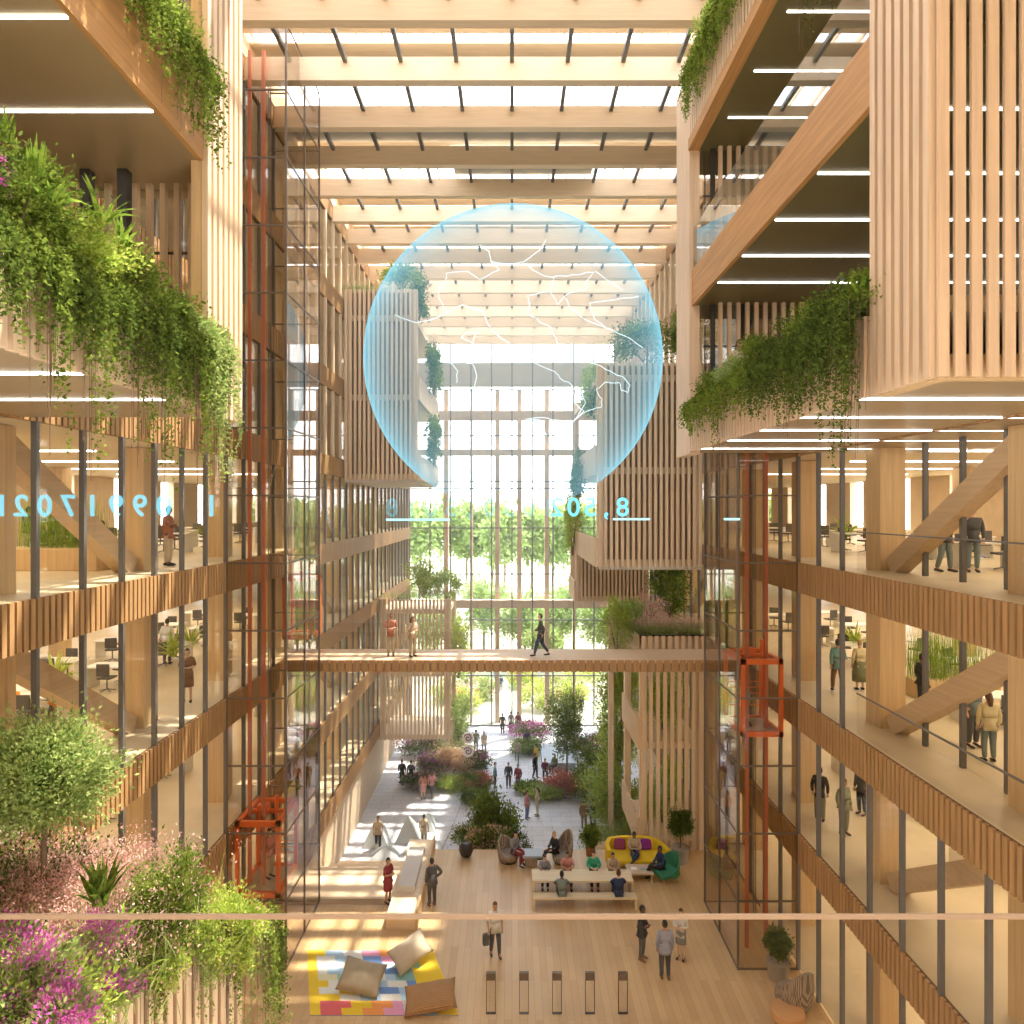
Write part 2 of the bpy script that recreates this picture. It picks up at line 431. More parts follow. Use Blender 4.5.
# glulam columns behind the glass, one per storey and bay
cb = MB(); cb.box(-.34,-.375,0,.34,.375,3.33)
first = None
ORDY = [7.5,12.92,18.4,23.5,28.7,33.9,39.1,44.3,49.5,54.7]
for s in (-1, 1):
    for l in range(0, 7):
        for k, y in enumerate(ORDY):
            if l >= 4 and y < 22: continue
            if l >= 5 and s > 0 and y > 40: continue
            if first is None: first = cb.build('timber_column', M['column']); o = first
            else: o = first.copy(); COL.objects.link(o)
            o.location = (s*10.27, y+.375, LV[l]+.0)
            tag(o, 'square glulam column, %s of the %s, %s from the front' % (LN[l], WING[s], ORD[k]), 'column', None)
            o['group'] = 'glulam columns behind the facade glass'
first = None
for s in (-1, 1):
    for l in (1, 2, 3):
        for k, ya in enumerate((18.25, 38.9)):
            mb = MB(); mb.obox((0,0,.12),(0,-4.9,3.2),.40,.50)
            if first is None: first = mb.build('timber_brace', M['brace']); o = first
            else: o = first.copy(); COL.objects.link(o)
            o.location = (s*10.27, ya, LV[l])
            tag(o, 'slanting glulam brace behind the %s glass, %s, %s bay' % (WING[s], LN[l], ('near', 'far')[k]), 'brace', 'slanting braces of the side wings')
# inner columns deeper in the wings
first = None
for s in (-1, 1):
    for l in range(0, 4):
        for k, y in enumerate((12.5,17.5,22.5,27.5,32.5)):
            if first is None: first = cb.build('timber_column', M['column']); o = first
            else: o = first.copy(); COL.objects.link(o)
            o.location = (s*18.2, y, LV[l]); o.scale = (.8,.8,1)
            tag(o, 'inner glulam column, %s, %s, %s of its row' % (WING[s], LN[l], ORD[k]), 'column', 'inner columns of the side wings')

# ------------------------------------------------------------------ projecting boxes
def soffit_lights(xa, xb, ys, z, where):
    for k, y in enumerate(ys):
        b = MB(); b.box(xa, y-.02, z-.02, xb, y+.02, z)
        o = b.build('strip_light', M['strip'])
        tag(o, 'thin white strip light under the %s, %s from the front' % (where, ORD[k]), 'light', 'strip lights under the ' + where)
SP, SW = .194, .125
# right box, near
trim_n += 1
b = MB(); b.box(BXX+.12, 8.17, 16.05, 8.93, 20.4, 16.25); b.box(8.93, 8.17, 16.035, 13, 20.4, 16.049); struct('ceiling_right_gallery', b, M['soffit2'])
b = MB(); b.box(BXX+.12, 8.17, 16.75, 13, 20.4, 16.95); struct('floor_right_gallery', b, M['office'])
e = empty('timber_screen', (BXX, 8.05, 15.95), 'tall pale slatted timber screen at the front corner of the right upper box', 'screen')
b = MB(); b.slats((0,0),(8,0),0,11,SP,.125,.05,(0,-1),-.02); b.build('front_slats', M['slat_pink'], e)
b = MB(); b.slats((0,0),(0,1.42),0,11,SP,SW,.10,(-1,0),-.06); b.build('side_slats', M['slat_pink'], e)
b = MB(); b.box(.14,1.3,.1,.22,1.42,11); b.box(.1,.1,.0,8,.3,.28); b.box(.05,.3,.0,.3,1.42,.28); b.build('frame', M['column'], e)
e = empty('planter_parapet', (BXX, 9.47, 15.95), 'long slatted planter parapet of the right fourth-floor gallery', 'planter')
b = MB(); b.slats((0,0),(0,9.45),0,1.12,SP,SW,.08,(-1,0),0); b.box(0,0,.05,.12,9.45,1.08,1); b.build('slat_front', [M['slat_pink'], M['board']], e)
b = MB(); b.box(.12,0,.95,.6,9.45,1.02); b.build('soil', M['soil'], e)
b = MB(); b.box(.6,0,.3,.66,9.45,1.1); b.build('back_panel', M['board'], e)
b = MB(); b.box(BXX-.06,18.92,15.9,BXX+.22,20.4,26.6); o = b.build('timber_pier', M['slat_pink']); tag(o, 'broad plain timber pier rising at the far end of the right galleries', 'pier')
b = MB(); b.box(BXX, 9.47, 20.0, BXX+.1, 18.92, 20.98); o = b.build('edge_beam', M['beam_y']); tag(o, 'orange-brown glulam edge beam sloping up across the right galleries', 'beam')
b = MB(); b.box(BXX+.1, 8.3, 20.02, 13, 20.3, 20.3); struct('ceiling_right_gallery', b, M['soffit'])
b = MB(); b.box(BXX+.3, 8.3, 20.8, 13, 20.3, 21.1); struct('floor_right_gallery', b, M['office'])
e = empty('glass_balustrade', (BXX+.1, 9.6, 20.98), 'reflective glass guard on top of the orange-brown beam at right', 'railing')
MB().box(-.06,0,0,-.04,9.3,1.15).build('glass_panel', M['mirrorglass'], e)
e = empty('planter_parapet', (BXX, 9.47, 24.3), 'slatted planter parapet high at upper right with trailing ivy', 'planter')
b = MB(); b.slats((0,0),(0,9.45),.3,1.9,SP,SW,.08,(-1,0),0); b.box(0,0,.3,.12,9.45,1.8,1); b.build('slat_front', [M['slat_pink'], M['board']], e)
MB().box(-.1,0,0,.2,9.45,.3).build('bottom_rail', M['beam_y'], e)
MB().box(.12,0,1.6,.6,9.45,1.7).build('soil', M['soil'], e)
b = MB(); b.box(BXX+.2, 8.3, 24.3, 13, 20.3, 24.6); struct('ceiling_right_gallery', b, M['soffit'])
soffit_lights(BXX+.25, 12.6, [10.3,12.4,14.45,16.6,18.9], 16.05, 'right fourth-floor gallery')
soffit_lights(BXX+.15, 12.6, [9.6,11.45,13.3,15.2,17.0], 20.02, 'right fifth-floor gallery')
soffit_lights(BXX+.5, 12.6, [9.7,11.6,13.6,15.45,17.3], 24.3, 'right sixth-floor gallery')
for l, z0, z1 in ((4,16.95,20.02),(5,21.1,24.3)):
    e = empty('slatted_wall', (BXX+.3, 18.75, z0), 'vertical slat wall closing the far end of the right gallery, %s' % LN[l], 'wall')
    b = MB(); b.slats((0.3,0),(7.2,0),0,z1-z0,.24,.10,.10,(0,-1),0); b.build('slat_panel', M['slat_pink'], e)
    b = MB(); b.box(.0,.15,0,7.2,.2,z1-z0); b.build('glass_panel', M['shaft'], e)
    b = MB(); b.box(.0,.1,.9,2.2,.14,.94); b.box(.0,.1,1.9,2.2,.14,1.94); b.box(1.0,.06,0,1.12,.14,z1-z0); b.box(.2,.06,0,.32,.14,z1-z0); b.build('frame', M['dark'], e)
# left box, near
b = MB(); b.box(-8.93, 3.0, 16.05, -BXX-.12, 12.4, 16.25); b.box(-13, 3.0, 16.035, -8.93, 12.4, 16.049); struct('ceiling_left_gallery', b, M['soffit2'])
b = MB(); b.box(-13, 3.0, 16.75, -BXX-.12, 12.4, 16.95); struct('floor_left_gallery', b, M['office'])
e = empty('timber_screen', (-BXX, 11.0, 15.95), 'tall narrow slatted timber screen lit by sun at upper left', 'screen')
b = MB(); b.slats((0,0),(0,1.5),0,12,SP,SW,.10,(1,0),-.04); b.build('side_slats', M['slat'], e)
b = MB(); b.box(-.2,.02,0,-.05,1.5,12); b.build('frame', M['column'], e)
e = empty('planter_parapet', (-BXX, 4.5, 15.95), 'long slatted planter parapet overgrown with ivy at left', 'planter')
b = MB(); b.slats((0,0),(0,6.5),0,1.15,SP,SW,.08,(1,0),0); b.box(-.12,0,.05,0,6.5,1.08,1); b.build('slat_front', [M['slat_pink'], M['board']], e)
b = MB(); b.box(-.7,0,.95,-.12,6.5,1.02); b.build('soil', M['soil'], e)
b = MB(); b.box(-BXX-.08, 3.5, 20.0, -BXX, 11.0, 21.2); o = b.build('edge_beam', M['beam_y']); tag(o, 'orange-brown glulam edge beam under ivy at the upper left corner', 'beam')
b = MB(); b.box(-13, 3.0, 20.02, -BXX-.08, 12.4, 20.3); struct('ceiling_left_gallery', b, M['soffit2'])
b = MB(); b.box(-13, 3.0, 20.8, -BXX-.3, 12.4, 21.1); struct('floor_left_gallery', b, M['office'])
soffit_lights(-12.6, -BXX-.2, [8.35,10.35], 16.05, 'left fourth-floor gallery')
soffit_lights(-12.6, -BXX-.1, [7.8,9.65], 20.02, 'left fifth-floor gallery')
e = empty('slatted_wall', (-12.2, 11.9, 16.95), 'vertical slat wall behind the plants of the upper left gallery', 'wall')
b = MB(); b.slats((0,0),(7.0,0),0,3.07,.24,.09,.10,(0,-1),0); b.build('slat_panel', M['slat_pink'], e)
MB().box(0,.15,0,7.0,.2,3.07).build('glass_panel', M['shaft'], e)
b = MB(); b.box(5.9,.06,.9,7.1,.1,.94); b.box(5.9,.06,1.9,7.1,.1,1.94); b.build('frame', M['dark'], e)
for k, x in enumerate((-8.08, -7.08, -6.46)):
    b = MB(); b.box(x-.08, 11.3-.0*k, 16.95, x+.08, 11.46, 20.02); o = b.build('steel_post', M['dark']); tag(o, 'slim dark post before the slat wall at upper left, %s from the left' % ORD[k], 'post', 'dark posts of the upper left gallery')

# far boxes
def slat_box(name, x0, x1, y0, y1, z0, z1, label, corner=None, inner='board', pitch=.24, open_bands=True, side=1):
    e = empty(name, ((x0+x1)/2, (y0+y1)/2, z0), label, 'building')
    cx, cy = (x0+x1)/2, (y0+y1)/2
    X0, X1, Y0, Y1, H = x0-cx, x1-cx, y0-cy, y1-cy, z1-z0
    b = MB(); b.slats((X0,Y0),(X1,Y0),0,H,pitch,pitch*.56,.12,(0,-1),.02); b.build('front_slats', M['slat'], e)
    sx = X1 if side > 0 else X0; n = side
    for z in range(0, max(1, int(H/4.2+.5))):
        b = MB(); b.slats((sx,Y0),(sx,Y1),z*4.2, min(H, z*4.2+1.3),.24,.14,.1,(n,0),0); b.build('side_parapet', M['slat'], e)
    b = MB(); t = .12
    for z in range(0, max(1, int(H/4.2+.5))+1):
        zz = min(z*4.2, H-.3); b.box(X0+.05,Y0+.1,zz,X1-.1,Y1,zz+.3)
    b.box(X1-.3,Y0,0,X1,Y0+.25,H); b.box(X0,Y0,0,X0+.3,Y0+.25,H); b.box(sx-.3*(n>0),Y1-.3,0,sx+.3*(n<0),Y1,H)
    b.build('frame', M['slat'], e)
    b = MB(); b.box(X0+.1,Y0+.5,.1,X1-.1,Y0+.55,H-.1); b.build('glazing', M['mirrorglass' if inner == 'mirror' else 'glass'], e)
    if inner == 'board':
        b = MB(); b.box(X0+.1,Y0+.28,.05,X1-.1,Y0+.34,H-.05); b.build('rear_board', M['innerboard'], e)
    return e
slat_box('slatted_building_box', -8.85, -4.98, 36.0, 45.4, 15.9, 25.9, 'big slatted timber box hanging in the hall behind the left part of the globe')
slat_box('slatted_building_box', -8.85, -4.1, 45.7, 50.0, -1.1, 8.3, 'slatted timber box behind the left end of the bridge', inner='open')
slat_box('slatted_building_box', 3.85, 8.6, 30.9, 42.5, 11.75, 20.95, 'big slatted timber box behind the right part of the globe', side=-1)
slat_box('slatted_building_box', 4.0, 8.6, 43.0, 47.0, 8.5, 12.0, 'lower slatted box behind the right slatted box, above the bridge', side=-1)
slat_box('slatted_building_box', 5.4, 8.1, 28.85, 33.0, -.0, 8.35, 'slatted timber tower standing under the right end of the bridge', side=-1, pitch=.27, inner='open')
b = MB(); b.box(-8.85,36.1,15.75,-4.98,45.3,15.9); b.box(3.95,31,11.6,8.6,42.4,11.75); struct('ceiling_boxes', b, M['concrete'])
b = MB(); b.box(5.42,28.84,8.36,8.2,31.6,8.5); b.slats((5.4,28.84),(8.2,28.84),8.2,9.0,.27,.16,.08,(0,-1),0,0); b.slats((5.4,28.9),(5.4,31.6),8.2,9.0,.27,.16,.08,(-1,0),0,0); b.box(5.5,28.9,8.5,8.2,29.0,8.95); b.box(5.5,29,8.8,8.2,31.6,8.9,1); b.box(5.4,28.8,8.97,8.2,28.95,9.03,2)
e = b.build('bridge_planter', [M['slat'], M['soil'], M['dark']]); tag(e, 'slatted planter with pink grasses at the right end of the bridge', 'planter')
b = MB(); b.obox((4.85,28.9,-.0),(4.2,36.5,PZ+.4),.15,1.0); o = b.build('stair_side_panel', M['column']); tag(o, 'sloping timber stair side going down left of the slatted tower', 'stair')
b = MB(); b.box(5.5,38.8,PZ,5.78,39.1,8.45); o = b.build('timber_post', M['slat']); tag(o, 'tall slim pale post rising right of the plaza tree', 'post')

# foot bridge
e = empty('footbridge', (0, 27.75, 8.45), 'slender timber footbridge crossing the hall between both wings', 'bridge')
MB().box(-FX,-1.05,-.12,FX,1.05,0).build('deck', M['deck'], e)
b = MB(); b.box(-FX,-1.02,-.44,FX,-.96,-.02,1); b.box(-FX,.96,-.44,FX,1.02,-.02,1); b.slats((-FX,-1.05),(FX,-1.05),-.46,-.005,.30,.24,.05,(0,-1),-.02)
b.build('slat_fascia', [M['fascia'], M['innerboard']], e)
b = MB(); b.box(-FX,-1.04,0,FX,-1.02,1.1); b.build('glass_guard', M['railglass'], e)
b = MB(); b.box(-FX,1.02,0,FX,1.04,1.1); b.build('glass_guard', M['railglass'], e)
b = MB(); b.box(-FX,-.9,-.46,FX,.9,-.3); b.build('underside', M['board'], e)

# ------------------------------------------------------------------ roof
proto = {}
nb = 15
PITCH = 2.79
zb = EYE+14.2
rod = MB(); rod.obox((0,0,.66),(0,-1.38,.66),.13,.16); rod.obox((0,0,.66),(0,1.38,.66),.13,.16)
hb = MB(); hb.box(-FX,0,0,FX,.34,.78)
beam0 = None
for i in range(-1, nb):
    y = 19.87+PITCH*i
    if beam0 is None:
        o = hb.build('roof_beam', M['beam']); beam0 = o
        rods0 = None
        for k in range(-4, 5):
            if rods0 is None: rods0 = rod.build('tie_rod', M['steel'], o); r = rods0
            else: r = rods0.copy(); COL.objects.link(r); r.parent = o
            r.location = (k*1.845, .17, 0)
        KIDS['beam'] = list(o.children)
    else:
        o = beam0.copy(); COL.objects.link(o)
        for ch in KIDS['beam']:
            c = ch.copy(); COL.objects.link(c); c.parent = o
    o.location = (0, y, zb)
    tag(o, 'pale glulam roof beam across the hall, %s from the viewer' % ORD[i+1], 'beam', 'pale roof beams')
# joists + glass above
b = MB()
for k in range(-10, 11):
    b.box(k*.87-.03, 6, zb+1.6, k*.87+.03, YB, zb+1.78)
b.box(-FX-.2, 5, zb+.78, -FX+.1, YB, zb+1.8); b.box(FX-.1, 5, zb+.78, FX+.2, YB, zb+1.8)
o = b.build('roof_joist_grid', M['beam_y']); o['kind'] = 'structure'; o.name = 'ceiling_joists'; o.data.materials[0] = M['beam']
b = MB(); b.box(-FX, 5, zb+1.85, FX, YB, zb+1.87); o = struct('ceiling_glass', b, M['roofglass'])
b = MB()   # timber deck strips and grey blinds between the beams
for i in range(-5, nb):
    y = 19.87+PITCH*i+.34
    if i == 2: b.box(-FX, y, zb+.95, FX, y+PITCH-.34, zb+1.0, 1); continue
    if i == 3: b.box(-2.6, y, zb+.95, 3.6, y+PITCH-.34, zb+1.0, 1)
    if i in (1, 6):
        b.box(-FX, y, zb+1.45, FX, y+.85, zb+1.5); b.box(-FX, y+.98, zb+1.45, FX, y+1.7, zb+1.5); b.box(-FX, y+1.85, zb+1.45, FX, y+2.3, zb+1.5)
    elif i % 2: 
        b.box(-FX, y+.35, zb+1.45, FX, y+1.15, zb+1.5)
        b.box(-FX, y+1.45, zb+1.45, FX, y+2.0, zb+1.5)
    else:
        b.box(-FX, y+1.9, zb+1.45, FX, y+2.3, zb+1.5)
struct('ceiling_panels', b, [M['beam'], M['blind']])

# ------------------------------------------------------------------ glass lift shafts with orange lifts
for s in (-1, 1):
    e = empty('glass_lift_shaft', (s*8.0, 23.1, 0), 'tall clear glass lift shaft in front of the %s' % WING[s], 'lift shaft')
    xi, xo, y0, y1 = -s*.95, s*.90, -1.8, 1.86
    H = 29.4
    MB().box(xi-.01, y0, 0, xi+.01, y1, H).build('side_glass', M['shaft'], e)
    MB().box(min(xi,xo), y0-.01, 0, max(xi,xo), y0+.01, H).build('front_glass', M['shaft'], e)
    MB().box(min(xi,xo), y1-.01, 0, max(xi,xo), y1+.01, H).build('rear_glass', M['shaft'], e)
    b = MB()
    for (x, y) in ((xi,y0),(xi,.1),(xi,y1)): b.box(x-.03,y-.03,0,x+.03,y+.03,H)
    b.box(xo-.03,y0-.03,0,xo+.03,y0+.03,H)
    for k in range(0, 15):
        z = k*2.11+.02
        b.box(xi-.02,y0,z-.025,xi+.02,y1,z+.025); b.box(min(xi,xo),y0-.02,z-.025,max(xi,xo),y0+.02,z+.025); b.box(min(xi,xo),y1-.02,z-.02,max(xi,xo),y1+.02,z+.02)
    b.build('frame', M['bronze'], e)
    b = MB()
    for x in ((-.3,.33) if s > 0 else (-.6,-.15)): b.box(x-.055, -.75, 0, x+.055, -.66, H)
    b.build('guide_rail', M['railred'], e)
    b = MB()
    for x in (.42, .5): b.box(s*x-.012, .7, 0, s*x+.012, .724, H)
    b.build('cable', M['steel'], e)
def lift(x0, x1, y0, y1, z, H, label):
    cx, cy = (x0+x1)/2, (y0+y1)/2; e = empty('lift_cabin', (cx, cy, z), label, 'lift')
    a, c = (x1-x0)/2, (y1-y0)/2; t = .11
    b = MB()
    for sx in (-1,1):
        for sy in (-1,1): b.box(sx*a-t*sx, sy*c, 0, sx*a, sy*c-t*sy, H)
    for z0 in (0, H-.14):
        for sx in (-1,1): b.box(sx*a-sx*t*1.3, -c, z0, sx*a, c, z0+.16)
        for sy in (-1,1): b.box(-a, sy*c-sy*t*1.3, z0, a, sy*c, z0+.16)
    b.box(-.04,c-.08,0,.04,c,H)
    b.build('frame', M['orange'], e)
    MB().box(-a+.02,-c+.02,.02,a-.02,c-.02,.1).build('cabin_floor', M['office'], e)
    b = MB(); b.box(-.3,-.2,H+.02,.05,.1,H+.22); b.box(.25,-.1,H+.02,.36,.0,H+.5); b.box(-a+.1,-.05,H-.1,a-.1,.05,H+.02); b.build('roof_gear', M['orange'], e)
    MB().box(-a+.12,-c+.12,H-.06,a-.12,c-.12,H-.04).build('glass_roof', M['shaft'], e)
    b = MB()
    for k in range(5): b.box(-a+.05, c-.05, .5+k*.2, a-.05, c-.03, .53+k*.2)
    b.build('guard_rail', M['orange'], e)
    b = MB(); b.box(-a+.03,-c+.01,.16,a-.03,-c+.02,H-.16); b.build('glass_door', M['glass'], e)
    return e
lift(7.32, 8.65, 21.75, 23.6, 7.1, 2.45, 'orange framed lift cabin with a man, at the right end of the bridge')
lift(-8.85, -7.42, 21.8, 23.7, 1.95, 2.4, 'orange framed lift cabin beside the timber steps at lower left')
lift(-8.55, -7.4, 25.4, 26.5, 9.5, 2.3, 'orange framed lift cabin above the left end of the bridge')

# ------------------------------------------------------------------ end wall
ew = []
win_n += 1
b = MB(); b.box(-FX, YB-.015, PZ, FX, YB+.015, zb+1.2); w = struct('window_%d' % win_n, b, M['glass'])
b = MB()
for k in range(-5, 6): b.box(k*1.785-.055, YB-.09, PZ, k*1.785+.055, YB+.09, zb+.5)
for z in (24.7, 20.7, 16.7, 16.1, 12.66, 8.65, 4.65, -.2, PZ+.06): b.box(-FX, YB-.06, z-.05, FX, YB+.06, z+.05)
b.build('mullion_grid', M['steel'], w)
b = MB(); b.box(-FX, YB+.5, 22.1, FX, YB+.9, 22.95); b.slats((-FX,YB+.5),(FX,YB+.5),22.1,22.95,.3,.2,.08,(0,-1),0); b.box(-FX,YB+.5,19.0,FX,YB+.9,19.55); b.box(-FX,YB+.5,5.6,FX,YB+1.2,6.3)
struct('trim_%d' % (trim_n+1), b, M['slat_pink'])
b = MB(); b.box(-FX, YB+.6, 25.1, FX, YB+1.0, 27.2); struct('trim_%d' % (trim_n+2), b, M['blind'])
for k, x in enumerate((-5.85, -3.6, -1.3, .65, 3.1, 5.5)):
    wd = .2 if k in (0,2,3,4) else .12
    b = MB(); b.box(x-wd, YB+1.0, PZ, x+wd, YB+1.4, 24.9); o = b.build('facade_post', M['slat_pink'])
    tag(o, 'slim pale post outside the far glass wall, %s from the left' % ORD[k], 'post', 'posts outside the far glass wall')
b = MB()
for s in (-1,1): b.box(s*FX, YB-.2, PZ, s*22, YB, 29.6)
struct('wall_back', b, M['board'])
b = MB()
for s in (-1,1): b.box(s*(FX+.3), 24.5, PZ, s*(FX+.6), YB, -.9)
struct('wall_plaza', b, M['board'])
# level -1 fascia towards the plaza
b = MB()
for s in (-1,1):
    b.box(s*FX, 24.8, -.92, s*(FX+.1), YB, 0, 1); b.slats((s*FX,24.8),(s*FX,YB),-.93,.01,.18,.115,.07,(-s,0),0,0)
struct('trim_%d' % (trim_n+3), b, [M['fascia'], M['backing']])

# ------------------------------------------------------------------ viewer's balustrade
e = empty('glass_balustrade', (0, 1.35, 12.7), 'clear glass guard with pale timber handrail right in front of the viewer', 'railing')
zr = EYE-406.5*1.35/F
MB().box(-3,-.005,-.3,3,.005,zr-12.7).build('glass_panel', M['railglass'], e)
MB().box(-3,-.003,zr-12.7-.0085,3,.003,zr-12.7+.000).build('handrail', M['rail'], e)

b = MB(); b.box(-22, -6.3, -.2, 22, -6, 32); struct('wall_front', b, M['board'])  # unseen wall added behind the viewer to cut light from there
b = MB(); b.box(-22, -6, 30.6, 22, 7.4, 30.9); struct('ceiling_front', b, M['ceil'])  # unseen slab added overhead to keep sun off the handrail
# ------------------------------------------------------------------ plants
def curtain(name, x, ya, yb, z, n, lmin, lmax, size, mat, label, side, fall=None, step=.05, group=None):
    """ivy trailing over a parapet running along y; side = direction it spills"""
    e = plant(name, (x, (ya+yb)/2, z), label, 'plant', group)
    st = []; ln = []
    for i in range(n):
        t = RG.random(); y = ya+(yb-ya)*t-(ya+yb)/2
        L = lmin+(lmax-lmin)*RG.random()**2.2
        if fall: L *= fall(t)
        st.append((RG.normal()*.05+side*.08, y, .05+RG.random()*.1)); ln.append(L)
    V, Q = vineV(st, ln, size, step, (side*.5, 0)); np_mesh('foliage', V, Q, mat, e)
    stems('stem', st[::max(1,n//60)], ln[::max(1,n//60)], e)
    return e
# upper left planter, thick overgrowth
X = -4.95
curtain('trailing_ivy', X, 5.6, 11.1, 17.1, 420, .5, 1.5, .055, M['leaf'], 'dense green ivy spilling over the left planter parapet', 1, lambda t: .75+.45*t)
curtain('trailing_ivy', X+.08, 5.6, 11.2, 17.0, 230, .6, 1.3, .05, M['leafdark'], 'dark green ivy hanging among the brighter ivy of the left parapet', 1)
curtain('trailing_ivy', X+.1, 10.3, 11.5, 17.2, 60, 1.2, 2.6, .055, M['leafpale'], 'pale long ivy strands at the far corner of the left parapet', 1)
for k, (y, L0) in enumerate(((6.9,1.9),(7.6,2.2),(8.6,2.0),(9.3,2.4),(10.2,2.3))):
    curtain('trailing_vine', X+.12, y-.12, y+.12, 17.0, 7, L0*.8, L0*1.15, .05, M['leaf'], 'thin vine dangling well below the left parapet, %s from the viewer' % ORD[k], 1, step=.06, group='vines dangling from the left parapet')
for k, (y, r, mt, z) in enumerate(((6.1,.85,'leafdark',17.15),(7.1,.85,'leaf',17.1),(8.0,.75,'leafyellow',17.0),(8.8,.7,'leaf',16.95),(9.7,.62,'leaf',16.9),(10.5,.6,'leafpale',16.85))):
    bush((X-.25, y, z), (.7,.65,r*.62), 5200, .06, M[mt], 'rounded %s bush on top of the left planter, %s from the viewer' % ({'leafdark':'dark green','leaf':'green','leafyellow':'lime green','leafpale':'pale green'}[mt], ORD[k]), clusters=34)
for k, (px, py, d, n, L) in enumerate(((45,162,6.7,14,.45),(12,128,6.4,12,.4),(112,212,8.0,26,.75),(128,240,8.5,20,.65),(65,195,7.1,16,.5))):
    p = at(px, py, d); spiky((p[0]-.1, p[1], p[2]-.12), n, L, .055, M['blade'], 'sword-leaved plant sticking up from the left planter, %s' % ('among the dark bushes','closest to the frame edge','widest, with arching leaves','behind the arching one','small, beside the slat wall')[k], 'spiky_plant', 1.1 if k > 1 else .35, .6 if k > 1 else .1)
p = at(3,172,6.5); bush((p[0],p[1],p[2]-.1), (.12,.12,.12), 200, .04, M['magenta'], 'small cluster of magenta blossoms at the left edge of the planter', 'flowering_plant', 'flower', 6)
# ivy of the fifth floor at left, and right parapets
curtain('trailing_ivy', -4.92, 7.9, 11.0, 21.35, 300, .4, 1.5, .055, M['leaf'], 'ivy pouring over the orange-brown beam at upper left', 1, lambda t: .8+.35*t)
curtain('trailing_ivy', -4.88, 6.75, 6.95, 21.2, 6, .7, 1.0, .05, M['leafdark'], 'short dark ivy tip hanging at the very top left', 1)
bush((-5.1, 9.6, 21.2), (.5,1.3,.35), 3500, .055, M['leafyellow'], 'lime green bush over the orange-brown beam at upper left')
curtain('trailing_ivy', 4.86, 9.3, 13.4, 17.2, 430, .45, 1.45, .055, M['leafdark'], 'dense dark ivy over the near part of the right planter parapet', -1, lambda t: 1.15-.3*t)
curtain('trailing_ivy', 4.86, 13.2, 18.6, 17.15, 420, .3, 1.05, .06, M['leaf'], 'brighter ivy over the far part of the right planter parapet', -1, step=.06)
for k, (y, L0) in enumerate(((9.25,2.0),(9.7,2.3),(11.6,1.8),(15.5,1.5))):
    curtain('trailing_vine', 4.8, y-.12, y+.12, 17.1, 6, L0*.75, L0*1.1, .05, M['leafdark'], 'thin vine dangling below the right parapet, %s from the viewer' % ORD[k], -1, step=.06, group='vines dangling from the right parapet')
for k, (y, r, mt) in enumerate(((9.7,.42,'leaf'),(10.6,.45,'leafdark'),(11.7,.5,'leaf'),(13.0,.5,'leafdark'),(14.5,.5,'leaf'),(16.0,.45,'leafpale'),(17.4,.42,'leaf'))):
    bush((5.2, y, 17.05), (.55,.75,r), 3400, .06, M[mt], '%s bush on top of the right planter, %s from the viewer' % ({'leafdark':'dark green','leaf':'green','leafpale':'pale green'}[mt], ORD[k]))
for k, (px, py, d, n, L) in enumerate(((852,285,9.6,24,.55),(800,345,11.3,18,.45),(868,262,9.5,12,.5))):
    p = at(px, py, d); spiky((p[0]+.15, p[1], p[2]-.2), n, L, .05, M['blade'], 'arching sword-leaved plant on the right planter, %s' % ('below the slatted corner','further along among the bushes','touching the slatted corner')[k], 'spiky_plant', .9, .6)
curtain('trailing_ivy', 4.86, 12.2, 18.4, 26.2, 520, .5, 1.7, .06, M['leaf'], 'ivy pouring over the highest right parapet', -1, step=.06)
bush((4.75, 16.5, 25.5), (.35,1.9,.5), 4200, .065, M['leafyellow'], 'lime green bush over the highest right parapet')
curtain('trailing_ivy', 5.35, 11.0, 13.0, 26.0, 60, 1.7, 3.2, .05, M['leafdark'], 'dark ivy strands hanging before the top right ceiling', 1, step=.07)
# boxes in the distance
bush((-5.9,36.4,25.9), (1.2,.6,.8), 2600, .12, M['leafyellow'], 'yellow-green shrub on the roof of the left slatted box')
grass((-7.7,36.4,25.9), 2.0, .6, 500, .8, M['leafpale'], M['peach'], 'pale grasses on the roof of the left slatted box')
bush((-5.2,38,24.6), (.6,1.2,1.5), 2600, .14, M['leaf'], 'green bush hanging over the top corner of the left slatted box')
bush((-4.7,41,21.2), (.5,2.2,1.6), 2600, .15, M['leaf'], 'green bush on the upper side terrace of the left slatted box')
bush((-4.7,41,17.0), (.5,2.2,1.6), 2600, .15, M['leaf'], 'green bush on the lower side terrace of the left slatted box')
bush((-6.0,46.2,8.3), (1.4,1.2,1.4), 3000, .15, M['leafyellow'], 'yellow-green tree on the slatted box behind the bridge couple')
bush((-4.5,47,8.1), (1.1,1.4,1.1), 2400, .15, M['leafpale'], 'pale shrub at the corner of the slatted box behind the bridge')
grass((-6.5,46.0,8.3), 3, .7, 700, 1.0, M['leafpale'], M['pink'], 'pinkish grasses on the slatted box behind the bridge')
bush((-3.7,47.5,2.6), (.7,2.2,2.4), 3200, .16, M['leafyellow'], 'climbing greenery on the side of the slatted box below the bridge')
bush((-3.7,47.5,-1.8), (.8,2.2,1.7), 2400, .16, M['leafpale'], 'pale hanging greenery under the slatted box, left of the plaza')
bush((6.2,31.4,20.9), (2.0,.6,1.1), 3200, .12, M['leaf'], 'green shrub row on the roof of the right slatted box')
bush((7.9,31.4,21.3), (.7,.5,1.4), 2600, .12, M['leaf'], 'tall green shrub beside the timber pier on the right slatted box')
bush((3.95,34,19.0), (.6,2.6,1.3), 2600, .13, M['leafpale'], 'pale bush hanging over the top corner of the right slatted box')
bush((3.7,38,15.0), (.6,2.4,1.4), 2400, .14, M['leaf'], 'green bush on the middle side terrace of the right slatted box')
